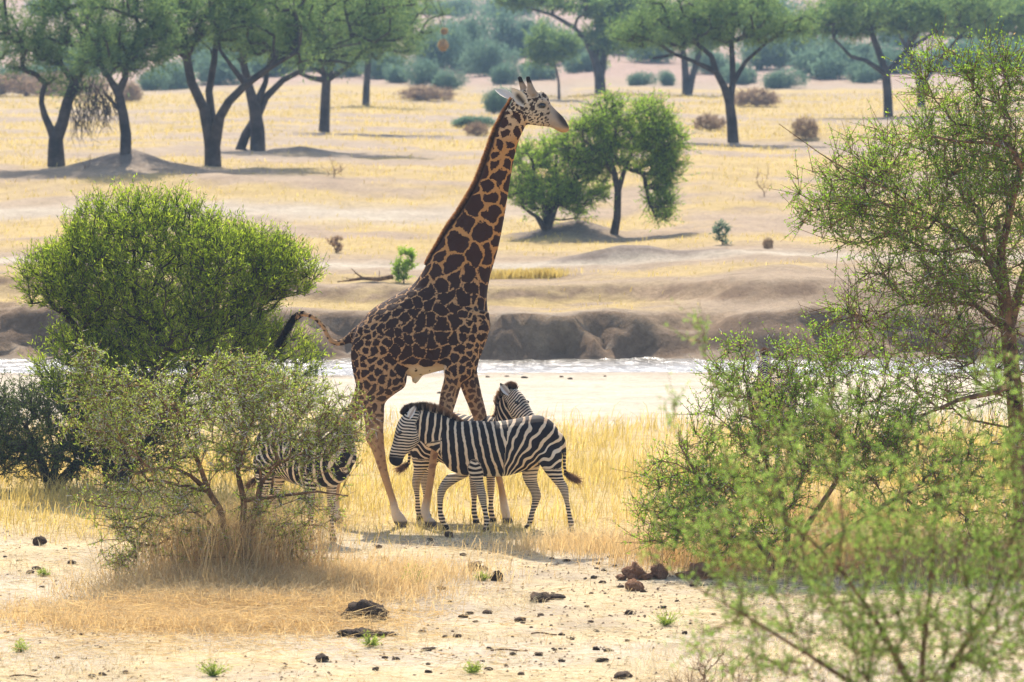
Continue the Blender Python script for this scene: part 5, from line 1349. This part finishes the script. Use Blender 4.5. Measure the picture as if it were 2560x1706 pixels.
q_ = G(450, 1470); litter(g, q_[0], q_[1], 1.5, 1.3, 3600, .08, .3, .006, r, .03)
q_ = G(640, 1440); litter(g, q_[0], q_[1], .6, .4, 2500, .1, .3, .007, r)
stuff('tan_grass', g, M_STRAW, 'tan dry grass and fallen stalks heaped round the thorny grey-green bush')
g = Geo()
for px, py, n_, sx in ((1750, 1300, 3000, .7), (1950, 1300, 2800, .7), (2200, 1300, 2600, .8), (1850, 1200, 2200, .9), (1620, 1290, 1600, .5), (2050, 1320, 2000, .8), (2300, 1330, 1600, .6), (1400, 1260, 1500, .5), (1300, 1265, 1000, .5)):
    q_ = G(px, py); clump(g, q_[0], q_[1], sx, .5, n_, .12, .55 if px > 1500 else .3, .4, .006, r, .4 if px > 1500 else .75)
q_ = G(1850, 1320); litter(g, q_[0], q_[1], .6, .25, 1800, .1, .3, .006, r)
stuff('brown_grass', g, M_STRAW, 'brownish dry grass under the sprawling green thorn bush')
g = Geo()
P = field(38000, -40, 40, 111, 300, lambda X, Y: ground_cover(X, Y) * np.clip(150 / Y, .3, 1) ** 1.2, r)
n = len(P); wd = .015 * np.clip(P[:, 1] / 110, 1, 3)
grass(g, P, r.uniform(.04, .17, n) * np.clip(P[:, 1] / 150, .8, 1.4), lean_dir(n, r, .35), wd, np.clip(r.normal(.45, .22, n), 0, 1), r=r)
q_ = G(1180, 640); clump(g, q_[0], q_[1], .4, .2, 1500, .12, .3, .25, .011, r, .5); q_ = G(1250, 638); clump(g, q_[0], q_[1], .2, .15, 800, .1, .3, .25, .011, r, .45)
stuff('plain_grass', g, M_GRASS, 'yellow dry grass spread over the far bank and plain')

# green weeds on the sand
def weed(px, py, s_, seed, label):
    r = np.random.default_rng(seed); o = G(px, py); g = Geo(); n = 60
    d = norm(r.normal(0, .8, (n, 3)) * np.array([1, 1, .3]) + np.array([0, 0, .8])); L = r.uniform(.4, 1., n)[:, None] * s_
    tubes(g, np.zeros((n, 3)), d * L, np.full(n, .003), np.full(n, .001), 3, tint=.2)
    k = r.integers(0, n, n * 8); blades(g, d[k] * L[k] * r.random((n * 8, 1)), norm(d[k] + rdir(n * 8, r)), .03, .007, np.clip(r.normal(.5, .2, n * 8), 0, 1), r=r)
    tag(obj('weed', g.mesh('weed'), M_LEAFT, None, o), label, 'weed')
weed(950, 1345, .26, 101, 'feathery green weed at the edge of the straw beside the zebra tracks')
weed(1110, 1335, .14, 102, 'low green weed among dung clods on the open sand')
weed(490, 1555, .20, 103, 'green weed on bare sand below the heaped straw')
weed(1085, 1550, .14, 104, 'flat green weed on the sand among black pellets')
weed(100, 1325, .10, 105, 'small green weed on the sand past the thorny grey-green bush')
weed(850, 1490, .18, 106, 'twiggy green weed in front of the big dung heap')
weed(1530, 1440, .22, 107, 'sparse tall weed on the sand before the reddish dung')
weed(45, 1500, .14, 108, 'small green weed beside the straw at the sand\'s edge')

# ------------------------------------------------------------------ dung and clods
def clod_mesh(seed, rough=.35, sub=3, squash=.65):
    import bmesh
    bm = bmesh.new(); bmesh.ops.create_icosphere(bm, subdivisions=sub, radius=1.)
    r = np.random.default_rng(seed); off = r.random(3) * 50
    for v_ in bm.verts:
        c_ = np.array(v_.co)
        nn = fbm(np.array([c_[0] * 1.8 + off[0] + c_[2] * 1.3]), np.array([c_[1] * 1.8 + off[1] - c_[2] * 1.1]), 5)[0] - .5
        v_.co = Vector(c_ * (1 + rough * 2.2 * nn)); v_.co.z *= squash
    me = bpy.data.meshes.new('clod'); bm.to_mesh(me); bm.free()
    for p_ in me.polygons: p_.use_smooth = True
    return me
def soil_mat(name, c0, c1):
    m, nt, out = mat_new(name); nz = noise(nt, 3.5, 6, .75, 'Object'); bsdf(nt, out, mixc(nt, ramp(nt, nz.outputs['Fac'], .3, .7), c0, c1), .9, .15, nz.outputs['Fac'], .9, .25)
    return m
M_DUNG = soil_mat('dung_dark', (.035, .022, .015), (.17, .105, .06)); M_DUNGR = soil_mat('dung_red', (.30, .13, .06), (.60, .31, .16)); M_DUNGB = soil_mat('dung_brown', (.09, .055, .033), (.27, .17, .10))
def lumps(label, name, px, py, spec, mat, cat='dung'):
    o = G(px, py); e = empty(name, o, label, cat)
    for i, (dx, dy, dz, s_, sq) in enumerate(spec):
        me = clod_mesh(300 + int(px) + i, .62, 3, sq); p_ = obj('lump', me, mat, e, (dx, dy, dz)); p_.scale = (s_,) * 3; p_.rotation_euler = (0, 0, i * 1.7)
lumps('large dark brown dung heap at the edge of the straw', 'dung_heap', 838, 1432, [(0, 0, .10, .15, .85), (-.11, .02, .08, .11, .9), (.12, .04, .07, .10, .8), (-.02, -.06, .04, .09, .6)], M_DUNG)
lumps('crumbled dark dung just in front of the large dung heap', 'dung_heap', 830, 1465, [(0, 0, .03, .12, .4), (.15, .02, .025, .09, .4), (-.14, .03, .03, .09, .45), (.28, .05, .015, .07, .35)], M_DUNG)
lumps('flat dark dung scattered beside the heaped straw', 'dung_heap', 690, 1440, [(0, 0, .02, .10, .35), (.16, .03, .03, .08, .5), (-.15, .02, .02, .07, .4)], M_DUNG)
lumps('reddish dung pile of knobbly lumps on the sand edge', 'dung_heap', 1470, 1334, [(-.05, .05, .07, .11, .8), (.20, .08, .06, .10, .8), (.06, -.02, .03, .08, .5), (-.2, .0, .025, .06, .5)], M_DUNGR)
lumps('reddish dung pile with a dark clod against the thorn bush grass', 'dung_heap', 1610, 1332, [(0, .03, .08, .12, .85), (-.14, .02, .04, .10, .5), (.14, .0, .03, .08, .5)], M_DUNGR)
lumps('single round reddish dung lump in front of the knobbly pile', 'dung_lump', 1460, 1358, [(0, 0, .05, .09, .75)], M_DUNGR)
lumps('brown dung lump lying in front of the walking zebra\'s hooves', 'dung_lump', 1030, 1236, [(0, 0, .03, .055, .7)], M_DUNGB)
lumps('round brown dung lump on the sand past the thorny bush', 'dung_lump', 92, 1254, [(0, 0, .045, .065, .9)], M_DUNGB)
lumps('brown dung beside the low green weed', 'dung_lump', 1090, 1312, [(0, 0, .04, .07, .7), (.09, .02, .02, .05, .6)], M_DUNGB)
lumps('dark pointed dung lump beside the low green weed', 'dung_lump', 1142, 1336, [(0, 0, .04, .06, .9)], M_DUNG)
lumps('reddish dung half hidden behind the blurred bush', 'dung_heap', 2150, 1312, [(0, 0, .05, .10, .7), (-.2, 0, .03, .08, .6)], M_DUNGR)
r = np.random.default_rng(111)
cm = [clod_mesh(200 + i, .6, 2, .6) for i in range(6)]
for i, me in enumerate(cm): me.materials.append([M_DUNG, M_DUNGB][i % 2])
spots = [(1120, 868, .035), (1165, 866, .03), (1205, 870, .045), (1290, 868, .04), (1310, 872, .035), (1390, 866, .03), (1010, 905, .04), (1240, 1382, .10), (1275, 1378, .08), (1015, 1356, .05), (165, 1297, .05), (70, 1318, .05), (85, 1310, .04), (1445, 1413, .05), (1385, 1523, .05), (1430, 1560, .07), (740, 1520, .08), (1195, 1430, .05), (1080, 1412, .04), (1050, 1465, .04), (1395, 1500, .04), (1120, 1412, .05), (885, 1290, .05), (905, 1300, .05), (925, 1310, .04), (870, 1262, .05), (990, 1245, .05)]
while len(spots) < 190:
    px, py = r.uniform(820, 1640), r.uniform(1255, 1560)
    if r.random() < .25: px = r.uniform(0, 520)
    if fbm(np.array([px / 90.]), np.array([py / 40.]))[0] < .42: continue
    spots.append((px, py, .012 + .03 * r.random() ** 2))
for i, (px, py, s_) in enumerate(spots):
    o = G(px, py, 40, 112); e = obj('dung_clod', cm[i % 6], None, None, o + np.array([0, 0, s_ * .25])); e.scale = (s_ * r.uniform(.8, 1.5), s_, s_ * r.uniform(.7, 1.2)); e.rotation_euler = (0, 0, r.uniform(0, 6.28))
    tag(e, 'small %s dung clod scattered on the open pale sand' % ('dark' if i % 2 == 0 else 'brown'), 'dung', '%s dung clods scattered on the sand' % ('dark' if i % 2 == 0 else 'brown'))
for px, py, L, a_, lb in ((1170, 1500, .35, .1, 'thin straight stick lying on the open sand'), (1250, 1460, .25, -.1, 'short dark twig lying on the open sand near a clod'), (60, 1560, .3, .05, 'flat dry stick on the sand below the straw')):
    o = G(px, py); g = Geo(); d = np.array([math.cos(a_), math.sin(a_), 0]); pts = np.array([d * L * (t_ - .5) + np.array([0, 0, .012 + .01 * math.sin(t_ * 5)]) for t_ in np.linspace(0, 1, 6)])
    tubes(g, pts[:-1], pts[1:], [.009] * 5, [.008] * 5, 6)
    tag(obj('stick', g.mesh('stick'), M_BARKB, None, o), lb, 'stick')

# fine crumbs
g = Geo(); P = field(7000, -9, 9, 47, 66, lambda X, Y: sm(.42, .62, fbm(X / 1.0 + 43, Y / 1.2 + 14)) * .9 + .05, r)
n = len(P); s_ = r.uniform(.006, .022, n)[:, None]
tv = np.array([[1, 0, 0], [-.5, .8, 0], [-.5, -.8, .05], [.05, 0, .8]])
V = P[:, None] + np.array([0, 0, .012]) + tv[None] * s_[:, None] * r.uniform(.6, 1.3, (n, 4, 1))
g.add(V.reshape(-1, 3), t=(np.array([[0, 1, 3], [1, 2, 3], [2, 0, 3]])[None] + (np.arange(n) * 4)[:, None, None]).reshape(-1, 3))
stuff('dung_crumbs', g, M_DUNGB, 'fine brown dung crumbs trodden into the pale sand', 'crumbs')

# ------------------------------------------------------------------ haze
zlo, zhi = float(ZZ.min()) - 1.2, float(ZZ.max()) + 6
x0, x1, y0, y1 = xl.min() - 5, xl.max() + 5, yl.min() - 5, yl.max() + 5
hv = [(a_, b_, c_) for a_ in (x0, x1) for b_ in (y0, y1) for c_ in (zlo, zhi)]
hq = [(0, 1, 3, 2), (4, 6, 7, 5), (0, 4, 5, 1), (2, 3, 7, 6), (0, 2, 6, 4), (1, 5, 7, 3)]
m = bpy.data.materials.new('haze_air'); m.use_nodes = True; m.node_tree.nodes.clear()
out = m.node_tree.nodes.new('ShaderNodeOutputMaterial'); pv = m.node_tree.nodes.new('ShaderNodeVolumePrincipled')
pv.inputs['Color'].default_value = (.52, .74, 1.0, 1); pv.inputs['Density'].default_value = .00036; pv.inputs['Anisotropy'].default_value = 0.
m.node_tree.links.new(pv.outputs[0], out.inputs['Volume'])
hz = obj('haze', new_mesh('haze', hv, hq), m); hz['kind'] = 'stuff'; hz['label'] = 'pale blue haze over the far plain and hillside'; hz['category'] = 'haze'
